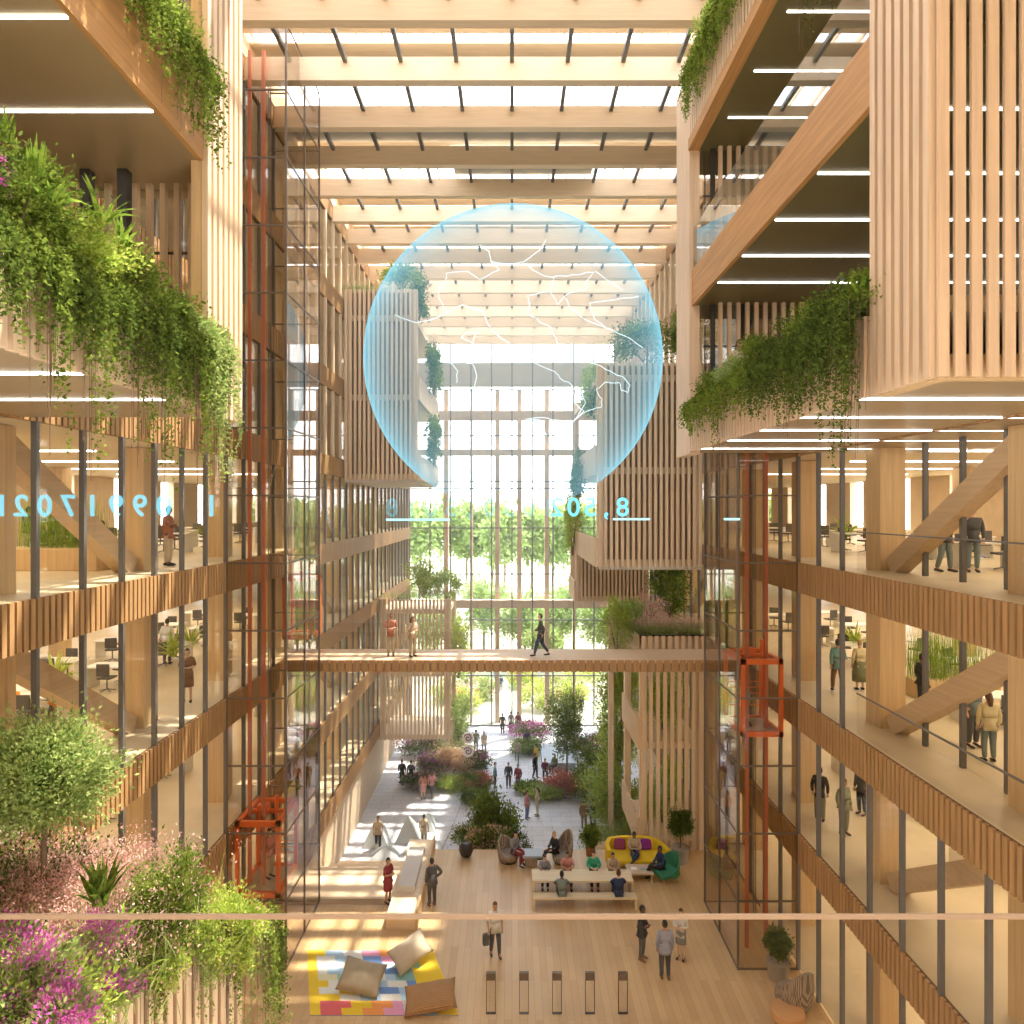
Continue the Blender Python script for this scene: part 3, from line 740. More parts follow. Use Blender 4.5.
bush((3.6,40.5,11.6), (.6,1.6,2.0), 2600, .14, M['leafyellow'], 'yellow-green climber at the lower corner of the right slatted box')
# bridge planter
bush((4.6,29.8,7.9), (.7,.9,1.35), 4200, .10, M['leafyellow'], 'loose lime green shrub left of the slatted bridge planter')
bush((5.3,30.2,8.9), (.7,.8,.8), 2600, .09, M['leafpale'], 'pale shrub behind the grasses of the bridge planter')
grass((6.9,29.8,8.9), 2.1, .8, 1500, 1.0, M['leafpale'], M['pink'], 'pink-plumed grasses filling the bridge planter')
bush((6.3,30.9,9.4), (1.1,.5,.65), 900, .09, M['pink'], 'pink blossoming shrub in the bridge planter', 'flowering_shrub')
bush((7.3,31.5,9.3), (1.1,.6,1.5), 3600, .11, M['leaf'], 'green tree at the back of the bridge planter')
bush((8.4,35.5,8.45), (.5,2.0,1.7), 2600, .13, M['leafyellow'], 'lime green plants behind the right lift shaft at bridge level')
bush((6.8,30.6,.1), (1.0,.8,1.7), 3500, .12, M['leafyellow'], 'lime green plants glimpsed between the slats of the tower, lower ones')
bush((6.8,30.6,4.3), (1.0,.8,1.8), 3500, .12, M['leafyellow'], 'lime green plants glimpsed between the slats of the tower, upper ones')
# plaza trees and beds
tree((3.75,46.9,PZ), 6.9, (1.5,1.4,2.6), 8000, .14, M['leaf'], 'slender light green tree standing in the plaza, right of the walkers', crown_z=4.3)
tree((-.9,31.0,PZ), 6.3, (1.35,1.2,1.9), 16000, .13, M['leaf'], 'dense green tree behind the black ball pot and wicker chairs', crown_z=4.1)
bush((-2.0,30.6,-.9), (.75,.7,.62), 2400, .09, M['leaf'], 'round green bush left of the dense tree')
bush((.2,30.6,-1.4), (.7,.6,.65), 2000, .09, M['leafdark'], 'dark bush right of the dense tree')
bush((5.4,44,PZ), (1.5,1.6,1.9), 6500, .17, M['leaf'], 'dark round shrub behind the plaza post')
bush((6.2,40,PZ), (2.2,2.0,2.3), 11000, .17, M['leafyellow'], 'large loose shrub thicket right of the plaza')
bush((6.4,41,-1.2), (1.5,1.2,3.6), 9000, .17, M['leafyellow'], 'tall climbing greenery left of the slatted tower')
bush((5.2,36.6,PZ), (1.6,1.5,1.1), 4200, .11, M['leafpale'], 'olive green groundcover at the foot of the stair panel')
beds = [(-5.2,55.5,1.5,1.4,.8,'leafdark','purple'),(-6.8,52.5,1.6,1.2,.9,'leafdark','purple'),(-4.6,52,1.4,1.2,.8,'leafpale','peach'),(-5.6,49.2,1.2,1.0,.7,'leaf','magenta'),(-4.2,49.0,1.2,1.0,1.0,'peach','peach'),(-2.9,49.5,1.1,1.0,.8,'leafdark','purple'),(-2.4,46.3,.9,.8,.6,'leaf','rust'),(-3.8,46.3,1.2,.8,.5,'leafyellow','leafyellow'),(-6.3,46.3,1.0,.8,.6,'leafdark','purple'),(-2.5,44.2,.7,.6,.45,'leaf','leafdark'),
        (1.4,56,1.5,1.4,.8,'leafdark','magenta'),(1.0,53,1.0,1.0,.6,'leaf','leafpale'),(3.4,45.0,1.1,.8,1.0,'rust','rust'),(2.2,44.5,1.0,.7,.6,'leafyellow','leafpale'),(4.8,44.6,1.0,.9,.9,'leaf','rust'),(1.2,45.6,.8,.6,.4,'leaf','leafyellow'),(6.2,46.2,1.0,.9,.9,'leaf','purple'),(5.8,52,1.4,1.4,1.0,'leafdark','rust'),(-1.0,29.9,.9,.45,.5,'leaf','peach'),(6.9,36.0,1.2,1.2,.9,'leaf','rust')]
bn = {'leafdark':'dark green','leafpale':'pale green','leaf':'green','peach':'peach-coloured','leafyellow':'lime green','rust':'rust-red'}
fn = {'purple':'plum','peach':'peach','magenta':'magenta','rust':'red','leafyellow':'lime','leafpale':'pale','leafdark':'dark'}
for k, (x,y,rx,ry,rz,a,f) in enumerate(beds):
    z = PZ if k != 18 else -.5
    where = ('left of the walkers' if x < 0 else 'right of the walkers')
    bush((x,y,z), (rx*1.3,ry*1.3,rz*.85), 3000, .15, M[a], '%s flower clump with %s blossoms, plaza, %s, %s row' % (bn[a], fn[f], where, ORD[int((60-y)/2.4)]), 'flower_clump', 'flower', flower=(M[f], 1300, .13), group='flower clumps of the plaza')
# foreground left planter
pts = [(-8.8,10.15),(-4.0,10.07),(-4.93,8.63),(-5.35,6.6),(-5.6,4.0),(-8.8,4.0)]
b = MB(); ZP = 8.35
n = len(pts); vs = [(x,y,4.3) for x,y in pts]+[(x,y,ZP) for x,y in pts]
b.add(vs, [tuple(range(n))[::-1]]+[(i,(i+1)%n,(i+1)%n+n,i+n) for i in range(n)], 1)
b.add([(x*.995-.02,y,ZP+.01) for x,y in pts], [tuple(range(n))], 2)
for i in (1,2,3):
    a_, c_ = pts[i], pts[i+1]; dx, dy = c_[0]-a_[0], c_[1]-a_[1]; L = math.hypot(dx,dy)
    nx, ny = dy/L, -dx/L
    if nx < 0: nx, ny = -nx, -ny
    b.slats(a_, c_, 4.2, ZP+.12, .13, .075, .07, (nx,ny), .0, 0)
o = b.build('planter_box', [M['slat'], M['innerboard'], M['soil']]); tag(o, 'slatted timber planter box full of flowers at lower left', 'planter')
tree((-6.2,9.0,ZP), 3.3, (1.0,.85,.82), 24000, .06, M['leafpale'], 'bushy fresh green tree in the lower left planter', trunk=.05, clusters=90, crown_z=2.5)
bush((-7.9,9.2,ZP+1.0), (.8,.8,.9), 7000, .055, M['leafyellow'], 'light green shrub at the left edge behind the fresh green tree', clusters=40)
bush((-7.2,8.6,ZP+.1), (1.2,.9,.85), 9000, .055, M['leafdark'], 'dark shrub under the fresh green tree at left', clusters=40)
bush((-4.6,9.2,ZP-.05), (.5,.5,.82), 7500, .05, M['leaf'], 'upright green shrub with mauve tips in the lower left planter', clusters=30, flower=(M['pink'], 700, .04))
bush((-4.05,9.6,ZP-.35), (.6,.55,.55), 7000, .045, M['leafyellow'], 'lime green bush at the right corner of the lower left planter', clusters=30)
bush((-3.95,9.6,ZP-.6), (.35,.35,.4), 3200, .045, M['leafyellow'], 'lime green foliage spilling off the right corner of the lower left planter', clusters=24)
bush((-4.55,8.95,ZP-.25), (.38,.35,.4), 3600, .045, M['leafyellow'], 'lime green bush in front of the mauve-tipped shrub', clusters=26)
grass((-6.6,8.3,ZP), 1.7, .9, 3200, 1.3, M['leafpale'], M['pink'], 'broad drift of pink-plumed grass in the lower left planter')
grass((-5.9,9.2,ZP+.35), 1.1, .7, 2600, 1.2, M['leafpale'], M['pink'], 'pink-plumed grass behind the dark sword-leaved plant')
grass((-6.2,7.1,ZP), 1.3, .7, 1700, .75, M['leafyellow'], M['pink'], 'pink grass left of the dark sword-leaved plant')
bush((-6.6,9.5,ZP), (1.6,.6,.75), 7000, .06, M['leafdark'], 'dark shrub with mauve tips below the fresh green tree', clusters=40, flower=(M['pink'], 2600, .05))
p = at(100,888,8.0); spiky((p[0],p[1],p[2]-.2), 34, .78, .075, M['leaf'], 'dark green sword-leaved plant among the pink grasses', 'spiky_plant', .8, .35)
p = at(118,930,7.4); spiky((p[0],p[1],p[2]-.1), 30, .55, .06, M['blade'], 'low arching green sword-leaved plant just behind the handrail at left', 'spiky_plant', 1.3, .6)
p = at(130,975,7.0); spiky((p[0],p[1],p[2]-.1), 26, .55, .05, M['blade'], 'lime arching blades drooping over the planter edge below the handrail', 'spiky_plant', 1.4, .7)
p = at(50,1000,5.6); spiky((p[0],p[1],p[2]-.25), 30, .6, .04, M['blade'], 'yellow-green blades at the lower left corner', 'spiky_plant', 1.2, .6)
for k, (px, py, d, r) in enumerate(((30,965,5.9,.36),(95,940,7.0,.34),(6,935,7.0,.25),(60,1010,5.5,.25),(115,985,6.6,.2),(15,1000,5.6,.3))):
    p = at(px,py,d); bush((p[0],p[1],p[2]-r), (r*1.1,r,r*.8), 1500, .045, M['leafpale'], 'magenta flowering plant in the lower left planter, %s' % ('largest, below the handrail','beside the sword-leaved plants','above the handrail at the frame edge','at the bottom edge','nearest the lime blades','in the bottom corner')[k], 'flowering_plant', 'flower', 20, flower=(M['magenta'], 1500, .035))
p = at(45,1000,6.2); bush((p[0],p[1],p[2]-.7), (.55,.5,.6), 4000, .05, M['leafyellow'], 'lime green leafy mass at the bottom of the lower left planter', clusters=34)
p = at(15,985,5.6); bush((p[0]-.3,p[1],p[2]-.8), (.8,.6,.6), 5000, .05, M['leaf'], 'green leafy mass at the bottom left corner', clusters=34)
for k, (x, y, L0) in enumerate(((-4.15,9.75,1.3),(-4.35,9.3,1.0),(-4.75,8.8,.9),(-3.95,10.0,1.6))):
    curtain('trailing_vine', x, y-.15, y+.15, ZP+.1, 16, L0*.6, L0*1.2, .045, M['leafpale' if k % 2 else 'leaf'], 'vine hanging down the slats of the lower left planter, %s' % ('third from its corner','second from its front','nearest the lime bush','at its far corner')[k], 1)
# ground floor green behind left planter corner
curtain('trailing_vine', -3.78, 10.0, 10.5, 8.2, 40, .9, 2.0, .05, M['leaf'], 'longest green vine trailing below the right corner of the lower left planter', 1)
# interior plants of the wings
def palm(loc, h, label): return spiky(loc, 34, h, .10, M['leafyellow'], label, 'potted_palm', 1.0, .8, None, 'plant')
for k, (px, py, lv, d) in enumerate(((845,520,3,27),(700,530,3,33),(855,625,2,27),(210,530,3,27),(190,618,2,27),(55,680,2,21),(173,620,2,25))):
    x = (px-512)*d/F; palm((x, d, LV[lv]+.5), 1.9, 'lime green palm inside the %s on the %s, %s' % (WING[1 if px > 512 else -1], LN[lv], ('behind the big column','beside the pier','under the third floor','beyond the standing man','far behind the glass','by the round tables','behind the woman')[k]))
b = MB(); b.bbox(-14.2,18.4,12.7,-11.2,19.6,13.3); o = b.build('planter_trough', M['column']); tag(o, 'low timber trough with tall reeds inside the left wing', 'planter')
e = plant('reed_clump', (-12.6,19.0,13.2), 'tall green reeds in the low timber trough of the left wing', 'plant')
P = RG.normal(size=(420,3))*np.array([[.7,.25,0]]); D = RG.normal(size=(420,3))*.08; D[:,2] = 1
V, Q = bladeV(P, D, 1.9*(.7+.3*RG.random(420)), np.full(420,.02), .1, 3); np_mesh('blade', V, Q, M['blade'], e)
b = MB(); b.bbox(12.6,21.2,8.45,15.2,22.2,9.0); o = b.build('planter_trough', M['column']); tag(o, 'low timber trough with tall reeds inside the right wing', 'planter')
e = plant('reed_clump', (13.6,21.7,9.0), 'tall green reeds in the low timber trough of the right wing', 'plant')
np_mesh('blade', V, Q, M['blade'], e)
# outside planting
tree_spots = [(-9,78,9,3.2),(-3.5,84,11,3.4),(1.5,80,9.5,3.2),(6,82,10.5,3.3),(11,80,9.5,3),(-15,84,11,4),(16,86,11,4),(3.8,76,7,2.4)]
for k, (x,y,h,r) in enumerate(tree_spots):
    tree((x,y,PZ), h, (r,r,h*.36), 5200, .40, M['treefar'], 'leafy tree outside beyond the far glass wall, %s from the left' % ORD[sorted(tree_spots).index(tree_spots[k])], 'outdoor_tree', .18, 40, 'trees outside the far glass wall')
fi = 0
for k in range(26):
    x = -58+k*4.7+RG.random()*2; y = 135+RG.random()*30; h = 19.5+RG.random()*2.5
    tree((x,y,PZ), h, (5,4,6.5), 2800, 1.2, M['treefar'], 'hazy tree of the distant tree line beyond the far glass wall', 'distant_tree', .3, 34, 'trees of the distant tree line')
for k, (x,y,r) in enumerate(((-4.5,64,1.5),(-2.8,68,1.4),(2.4,64.5,1.7),(4.2,68,1.6),(5.6,65,1.6),(-6.5,67,1.6),(1.3,72,1.6),(-5,74,1.8),(7.2,71,2))):
    bush((x,y,PZ), (r*1.2,r,r*.8), 2400, .2, M['leafpale' if k%2 else 'leafyellow'], 'flowering bush outside the far glass wall, %s' % ('left of the path','left, further back','right of the path','right, further back','far right','far left','centre, far back','left, farthest','right, farthest')[k], 'outdoor_bush', flower=(M['pink' if k%3 else 'rust'], 500, .15))
# ------------------------------------------------------------------ people
COLS = {}
def col(name, c, rough=.8):
    if name not in COLS: COLS[name] = pbr('cloth_'+name, c, rough, 0, .12, (9,9,9))
    return COLS[name]
CC = {'black':(.03,.03,.035),'navy':(.03,.05,.13),'grey':(.28,.28,.31),'charcoal':(.09,.09,.10),'white':(.78,.77,.75),'red':(.40,.06,.05),'maroon':(.26,.04,.06),
 'teal':(.16,.36,.34),'green':(.05,.42,.25),'olive':(.22,.24,.14),'tan':(.55,.42,.28),'beige':(.66,.55,.40),'brown':(.24,.13,.07),'blue':(.10,.18,.36),'lightblue':(.45,.52,.66),
 'pink':(.68,.30,.28),'cream':(.78,.68,.42),'rust':(.50,.20,.12),'khaki':(.48,.42,.30),'slate':(.20,.26,.27),'bluegrey':(.34,.37,.50),'yellow':(.75,.50,.05),'lime':(.40,.50,.20)}
def C(n): return col(n, CC[n])
SKIN = [pbr('skin_light', (.72,.46,.34), .55), pbr('skin_tan', (.50,.29,.18), .55), pbr('skin_dark', (.20,.10,.06), .5)]
HAIR = {'brown':pbr('hair_brown', (.10,.045,.02), .6), 'black':pbr('hair_black', (.02,.015,.012), .5), 'blond':pbr('hair_blond', (.50,.32,.14), .6), 'grey':pbr('hair_grey', (.45,.43,.40), .6)}
EYEM = pbr('eye', (.05,.03,.02), .3)
def skin_mesh(nodes, edges, root, sub=1):
    """nodes: {name:(x,y,z,r)}; returns evaluated vertex and face lists of one continuous skinned surface"""
    names = list(nodes); idx = {k:i for i,k in enumerate(names)}
    me = bpy.data.meshes.new('t'); me.from_pydata([nodes[k][:3] for k in names], [(idx[a],idx[b]) for a,b in edges], [])
    o = bpy.data.objects.new('t', me); COL.objects.link(o)
    o.modifiers.new('s','SKIN'); m = o.modifiers.new('u','SUBSURF'); m.levels = sub; m.render_levels = sub
    sv = me.skin_vertices[0].data
    for k in names:
        r = nodes[k][3]; sv[idx[k]].radius = (r,r); sv[idx[k]].use_root = (k == root)
    dg = bpy.context.evaluated_depsgraph_get(); ev = o.evaluated_get(dg); em = ev.to_mesh()
    V = [v.co.copy() for v in em.vertices]; Fc = [tuple(p.vertices) for p in em.polygons]
    ev.to_mesh_clear(); bpy.data.objects.remove(o); bpy.data.meshes.remove(me)
    return V, Fc
def joints(pose):
    J = dict(pel=(0,0,.95), wai=(0,.0,1.10), che=(0,0,1.30), nb=(0,.01,1.46), nk=(0,-.005,1.55), hd=(0,-.02,1.65))
    legs = {'L':[(.09,0,.92),(.10,-.02,.50),(.10,.02,.09),(.11,-.13,.04)], 'R':[(-.09,0,.92),(-.10,-.02,.50),(-.10,.02,.09),(-.11,-.13,.04)]}
    arms = {'L':[(.18,.01,1.41),(.24,.03,1.14),(.23,-.06,.90),(.22,-.09,.82)], 'R':[(-.18,.01,1.41),(-.24,.03,1.14),(-.23,-.06,.90),(-.22,-.09,.82)]}
    if pose == 'walk':
        legs = {'L':[(.09,0,.92),(.10,-.17,.52),(.09,-.26,.10),(.09,-.41,.05)], 'R':[(-.09,0,.92),(-.10,.06,.51),(-.09,.32,.16),(-.09,.22,.05)]}
        arms['L'] = [(.18,.01,1.41),(.23,.12,1.16),(.22,.08,.93),(.22,.05,.86)]; arms['R'] = [(-.18,.01,1.41),(-.23,-.05,1.15),(-.21,-.24,1.0),(-.20,-.30,.97)]
    if pose == 'step':
        legs['L'] = [(.09,0,.92),(.11,-.09,.50),(.12,-.10,.09),(.13,-.25,.04)]; legs['R'] = [(-.09,0,.92),(-.10,0,.50),(-.11,.12,.10),(-.12,-.02,.04)]
    if pose == 'crossed':
        arms = {'L':[(.18,.01,1.41),(.24,-.03,1.16),(.02,-.22,1.19),(-.08,-.21,1.20)], 'R':[(-.18,.01,1.41),(-.24,-.03,1.16),(-.03,-.24,1.15),(.08,-.22,1.15)]}
    if pose == 'chin':
        arms = {'L':[(.18,.01,1.41),(.24,-.05,1.17),(.03,-.22,1.16),(-.05,-.22,1.17)], 'R':[(-.18,.01,1.41),(-.21,-.10,1.17),(-.08,-.20,1.40),(-.05,-.17,1.48)]}
    if pose == 'hips':
        arms['R'] = [(-.18,.01,1.41),(-.36,.07,1.18),(-.19,-.05,1.00),(-.13,-.10,1.0)]
    if pose in ('sit','sitcross','sittable','lounge'):
        J = dict(pel=(0,0,.54), wai=(0,.02,.68), che=(0,.0,.88), nb=(0,-.01,1.04), nk=(0,-.03,1.12), hd=(0,-.05,1.22))
        legs = {'L':[(.09,-.03,.52),(.12,-.45,.52),(.12,-.46,.10),(.12,-.60,.045)], 'R':[(-.09,-.03,.52),(-.12,-.45,.52),(-.12,-.43,.10),(-.12,-.57,.045)]}
        arms = {'L':[(.18,0,.99),(.24,-.06,.75),(.14,-.28,.64),(.10,-.35,.63)], 'R':[(-.18,0,.99),(-.24,-.06,.75),(-.14,-.28,.64),(-.10,-.35,.63)]}
        if pose == 'sitcross':
            legs['L'] = [(.09,-.03,.52),(.04,-.45,.60),(-.14,-.58,.26),(-.20,-.70,.22)]
        if pose == 'sittable':
            arms = {'L':[(.18,0,.99),(.26,-.14,.82),(.12,-.34,.81),(.05,-.40,.80)], 'R':[(-.18,0,.99),(-.26,-.14,.82),(-.12,-.34,.81),(-.05,-.40,.80)]}
        if pose == 'lounge':
            for k, dy in (('wai',.04),('che',.10),('nb',.15),('nk',.15),('hd',.14)): J[k] = (0, J[k][1]+dy, J[k][2]-.02)
            arms = {s: [(a[0], a[1]+(.13 if i == 0 else .06), a[2]) for i, a in enumerate(v)] for s, v in arms.items()}
            legs['L'] = [(.09,-.03,.52),(.04,-.45,.60),(-.18,-.50,.40),(-.26,-.60,.34)]
    return J, legs, arms
PCACHE = {}
def garment(pose, kind):
    key = (pose, kind)
    if key in PCACHE: return PCACHE[key]
    J, legs, arms = joints(pose); nd = {}; ed = []
    hz = J['pel'][2]
    def limb(side, L, rs, root, pre, n=4):
        prev = root
        for i in range(n):
            k = pre+side+str(i); nd[k] = (*L[i], rs[i]); ed.append((prev, k)); prev = k
    mb = MB()
    if kind == 'body':
        nd.update(pel=(*J['pel'],.115), wai=(*J['wai'],.10), che=(*J['che'],.125), nb=(*J['nb'],.07), nk=(*J['nk'],.05), hd=(*J['hd'],.06))
        ed += [('pel','wai'),('wai','che'),('che','nb'),('nb','nk'),('nk','hd')]
        for s in 'LR':
            limb(s, legs[s], (.085,.055,.035,.03), 'pel', 'l'); limb(s, arms[s], (.05,.038,.027,.03), 'che' if s else '', 'a')
        root = 'pel'
    elif kind in ('top','sleeveless','short'):
        nd.update(hem=(J['pel'][0],J['pel'][1],hz-.07,.135), pel=(J['pel'][0],J['pel'][1],J['pel'][2]+.02,.132), wai=(*J['wai'],.124), che=(*J['che'],.148), nb=(*J['nb'],.078)); ed += [('hem','pel'),('pel','wai'),('wai','che'),('che','nb')]
        if kind != 'sleeveless':
            for s in 'LR': limb(s, arms[s], (.065,.052,.04,.03), 'che', 'a', 3 if kind == 'top' else 2)
        root = 'pel'
    elif kind == 'trousers':
        nd.update(wai=(J['wai'][0],J['wai'][1],(J['wai'][2]*.8+hz*.2),.112), pel=(*J['pel'],.128)); ed += [('wai','pel')]
        for s in 'LR': limb(s, legs[s], (.10,.070,.052,.0), 'pel', 'l', 3)
        root = 'pel'
    if nd:
        gk = 1.10 if kind == 'body' else 1.17
        nd = {k: (v[0],v[1],v[2],max(v[3],.012)*gk) for k, v in nd.items()}
        V, Fc = skin_mesh(nd, ed, root)
        out = []
        for v in V:
            if abs(v.x) < .22 and abs(v.y-.0) < .22 and v.z > hz-.12 and v.z < J['nk'][2]-.02 and kind != 'trousers':
                cy = J['che'][1] if v.z > J['wai'][2] else J['pel'][1]
                if not (kind == 'body' and v.y < -.13): v.y = cy+(v.y-cy)*.82
            out.append(v)
        mb.add(out, Fc)
    if kind == 'body':
        hx, hy, hh = J['hd']
        hd = MB(); n, m = 14, 10
        for i in range(m+1):
            ph = -PI/2+PI*i/m
            for k in range(n):
                t = 2*PI*k/n; x = .073*math.cos(ph)*math.cos(t); y = .093*math.cos(ph)*math.sin(t); z = .118*math.sin(ph)
                if z < 0: x *= 1+z*1.8; y = y*(1+z*1.2)-.012*(-z/.1)
                if math.sin(t) < -.93 and -.035 < z < .02: y -= .018
                if abs(math.cos(t)) > .98 and abs(z) < .03: x *= 1.12
                hd.v.append((hx+x, hy+y, hh+z))
        for i in range(m):
            for k in range(n): hd.f.append((i*n+k, i*n+(k+1)%n, (i+1)*n+(k+1)%n, (i+1)*n+k))
        mb.add(hd.v, hd.f)
        for sx in (-1,1): mb.ball((hx+sx*.029, hy-.081, hh+.012), .011, 6, 4, 1)
        mb.box(hx-.022, hy-.092, hh-.052, hx+.022, hy-.08, hh-.046, 2)
        for s in 'LR':
            e1 = Vector(arms[s][2]); h = Vector(arms[s][3]); d = (h-e1).normalized(); sd = d.cross(Vector((0,0,1)))
            if sd.length < .2: sd = d.cross(Vector((0,1,0)))
            sd.normalize(); nn = d.cross(sd)
            for q, (o_, ln) in enumerate(((-.028,.062),(-.010,.078),(.009,.074),(.026,.058))):
                b0 = h+sd*o_; mb.tube([b0-d*.02, b0+d*ln*.55+nn*.006, b0+d*ln+nn*.02], [.010,.009,.006], 5)
            mb.tube([h-d*.03+sd*.02, h+sd*.048, h+sd*.056+d*.035], [.012,.010,.007], 5)
    if kind == 'shoes':
        for s in 'LR':
            a, t = Vector(legs[s][2]), Vector(legs[s][3]); dv = (t-a); dv.z = 0; dv = dv.normalized() if dv.length > .01 else Vector((0,-1,0))
            h0 = Vector((a.x,a.y,max(.035, min(a.z,t.z)-.0)))
            mb.tube([h0-dv*.06+Vector((0,0,.02)), h0+Vector((0,0,.03)), h0+dv*.10+Vector((0,0,.005)), h0+dv*.19-Vector((0,0,.005))], [.035,.048,.042,.022], 8)
    if kind in ('hair','longhair'):
        hx, hy, hh = J['hd']; n, m = 14, 8; R = (.083,.102,.128); base = len(mb.v)
        vs = []; fs = []
        for i in range(m+1):
            ph = -PI*.22+PI*.72*i/m
            for k in range(n):
                t = 2*PI*k/n; vs.append((hx+R[0]*math.cos(ph)*math.cos(t), hy+.006+R[1]*math.cos(ph)*math.sin(t), hh+R[2]*math.sin(ph)))
        for i in range(m):
            for k in range(n):
                q = (i*n+k, i*n+(k+1)%n, (i+1)*n+(k+1)%n, (i+1)*n+k)
                c = sum((Vector(vs[j]) for j in q), Vector())/4
                if c.y < hy-.012 and c.z < hh+.055: continue
                fs.append(q)
        mb.add(vs, fs)
        if kind == 'longhair': mb.tube([(hx,hy+.05,hh+.05),(hx,hy+.10,hh-.08),(hx,hy+.115,hh-.24)], [.065,.075,.045], 8)
    if kind in ('skirt','dress','coat','longskirt'):
        zt = {'skirt':1.06,'dress':1.12,'coat':1.20,'longskirt':1.06}[kind]; zb_ = {'skirt':.56,'dress':.52,'coat':.80,'longskirt':.32}[kind]
        w = {'skirt':.19,'dress':.20,'coat':.215,'longskirt':.26}[kind]
        mb.lathe([(.14 if kind != 'coat' else .17,zt),(.19,.95),(w,(zb_+.95)/2),(w,zb_),(w-.02,zb_+.01)], (0,0,0), 16, 1, .78)
    me = mb.mesh(kind, [SKIN[0], EYEM, SKIN[0]] if kind == 'body' else [SKIN[0]], True)
    PCACHE[key] = me; return me
pcount = 0
def person(loc, yaw, pose, label, top, bottom, skin=0, hair='brown', legs='trousers', sleeves='top', h=1.75, long=False, coat=False, extra=None, shoes='black'):
    """yaw 0 faces the viewer, 180 faces away"""
    e = empty('person', loc, label, 'person', None, math.radians(yaw)); e.scale = (h/1.77,)*3
    def put(nm, kind, mat):
        me = garment(pose, kind); o = bpy.data.objects.new(nm, me); COL.objects.link(o); o.parent = e
        for i in range(len(me.materials)):
            o.material_slots[i].link = 'OBJECT'; o.material_slots[i].material = mat if not (kind == 'body' and i == 1) else EYEM
        return o
    put('body', 'body', SKIN[skin])
    put('hair', 'longhair' if long else 'hair', HAIR[hair])
    put('jacket' if coat else 'shirt', sleeves, C(top))
    if coat and 'sit' not in pose and pose != 'lounge': put('jacket_hem', 'coat', C(top))
    if legs in ('trousers',): put('trousers', 'trousers', C(bottom))
    else: put(legs.replace('long',''), legs if 'sit' not in pose else 'trousers', C(bottom))
    put('shoes', 'shoes', C(shoes))
    if extra: extra(e)
    return e
def jacket_held(e):
    b = MB(); b.bbox(-.42,-.12,.42,-.20,.04,.80,.05); b.build('carried_jacket', C('charcoal'), e)
def backpack(c):
    def f(e): b = MB(); b.bbox(-.15,.10,1.02,.15,.30,1.46,.06); b.build('backpack', C(c), e)
    return f
def bag(c):
    def f(e): b = MB(); b.bbox(.24,-.12,.62,.36,.14,.86,.03); b.tube([(.30,-.08,.86),(.29,0,1.0),(.30,.10,.86)], .01, 5); b.build('handbag', C(c), e)
    return f
def G(px, py, z=0.0): return ground(px, py, z)
P_ = person
# timber floor
P_(G(495,956), 15, 'step', 'person in white T-shirt and dark trousers carrying a dark jacket, walking on the timber floor', 'white','charcoal',1,'brown', sleeves='short', extra=jacket_held)
P_(G(642,960), 60, 'crossed', 'person in dark suit with folded arms, facing the one in the grey jacket', 'black','charcoal',2,'black', coat=True, shoes='brown')
P_(G(665,979), 180, 'stand', 'person in light grey jacket standing with their back to the viewer', 'bluegrey','charcoal',1,'black', coat=True, h=1.8, shoes='brown')
P_(G(681,959), -30, 'crossed', 'person in white blouse and grey skirt with folded arms', 'white','grey',0,'brown','skirt', h=1.62)
P_(G(388,903), 60, 'crossed', 'person in dark red dress beside the long timber block', 'maroon','maroon',1,'black','dress','short', h=1.66)
P_(G(432,906), -150, 'hips', 'person in charcoal suit standing right of the long timber block', 'charcoal','charcoal',1,'black', coat=True, h=1.74, shoes='brown')
# bridge
P_((-4.88,27.5,8.45), 10, 'chin', 'person in red-brown top at the left end of the bridge, hand at chin', 'rust','khaki',1,'brown', sleeves='short', h=1.72)
P_((-3.98,27.3,8.45), 40, 'chin', 'person in pale pink top on the bridge, second from the left', 'beige','khaki',1,'brown', sleeves='short', h=1.62, long=True)
P_((1.15,27.4,8.45), -90, 'walk', 'person in grey shirt and blue jeans walking left across the bridge', 'charcoal','navy',0,'black', h=1.72)
# lifts
P_((7.75,22.6,7.21), 80, 'stand', 'person in grey coat standing in the lift cabin at the right end of the bridge', 'grey','charcoal',1,'black', coat=True, h=1.7)
P_((-8.1,22.8,2.06), 60, 'stand', 'person in pink top standing in the lower left lift cabin', 'pink','beige',0,'brown', h=1.65)
# beside the steps
P_((-7.2,37.9+.4,PZ), 0, 'step', 'person in orange-beige shirt and black trousers below the seating steps', 'tan','black',1,'brown', h=1.84) if False else P_(ground(378,849,-4.6), 0, 'step', 'person in tan shirt and black trousers below the seating steps', 'tan','black',1,'brown', sleeves='short', h=1.84)
P_(ground(424,847,-4.6), 170, 'step', 'person in pale shirt and khaki trousers walking away beyond the steps', 'beige','khaki',1,'black', h=1.84, sleeves='short')
# seated at the long table and on the lounge furniture
P_((1.8,24.62,0), 180, 'sittable', 'person in grey-green shirt sitting on the near bench, left one', 'slate','black',2,'black', h=1.72)
P_((3.85,24.62,0), 180, 'sittable', 'person in navy jacket sitting on the near bench, right one', 'navy','navy',0,'brown', h=1.78)
P_((1.25,26.15,0), 0, 'sittable', 'small person in grey top at the far left of the long table', 'grey','black',0,'brown', h=1.5)
P_((2.12,26.15,0), 0, 'sittable', 'person in pink top behind the long table', 'pink','black',1,'brown', sleeves='short', h=1.66)
P_((3.12,26.15,0), 0, 'sittable', 'person in bright green sweater behind the long table', 'green','black',0,'brown', h=1.72)
P_((3.85,26.15,0), 10, 'sittable', 'person in tan top at the far right of the long table', 'tan','black',1,'black', h=1.62)
P_((.1,27.7,.0), 50, 'sitcross', 'person in grey shirt and maroon trousers sitting on the left wicker chair', 'grey','maroon',0,'black', h=1.72)
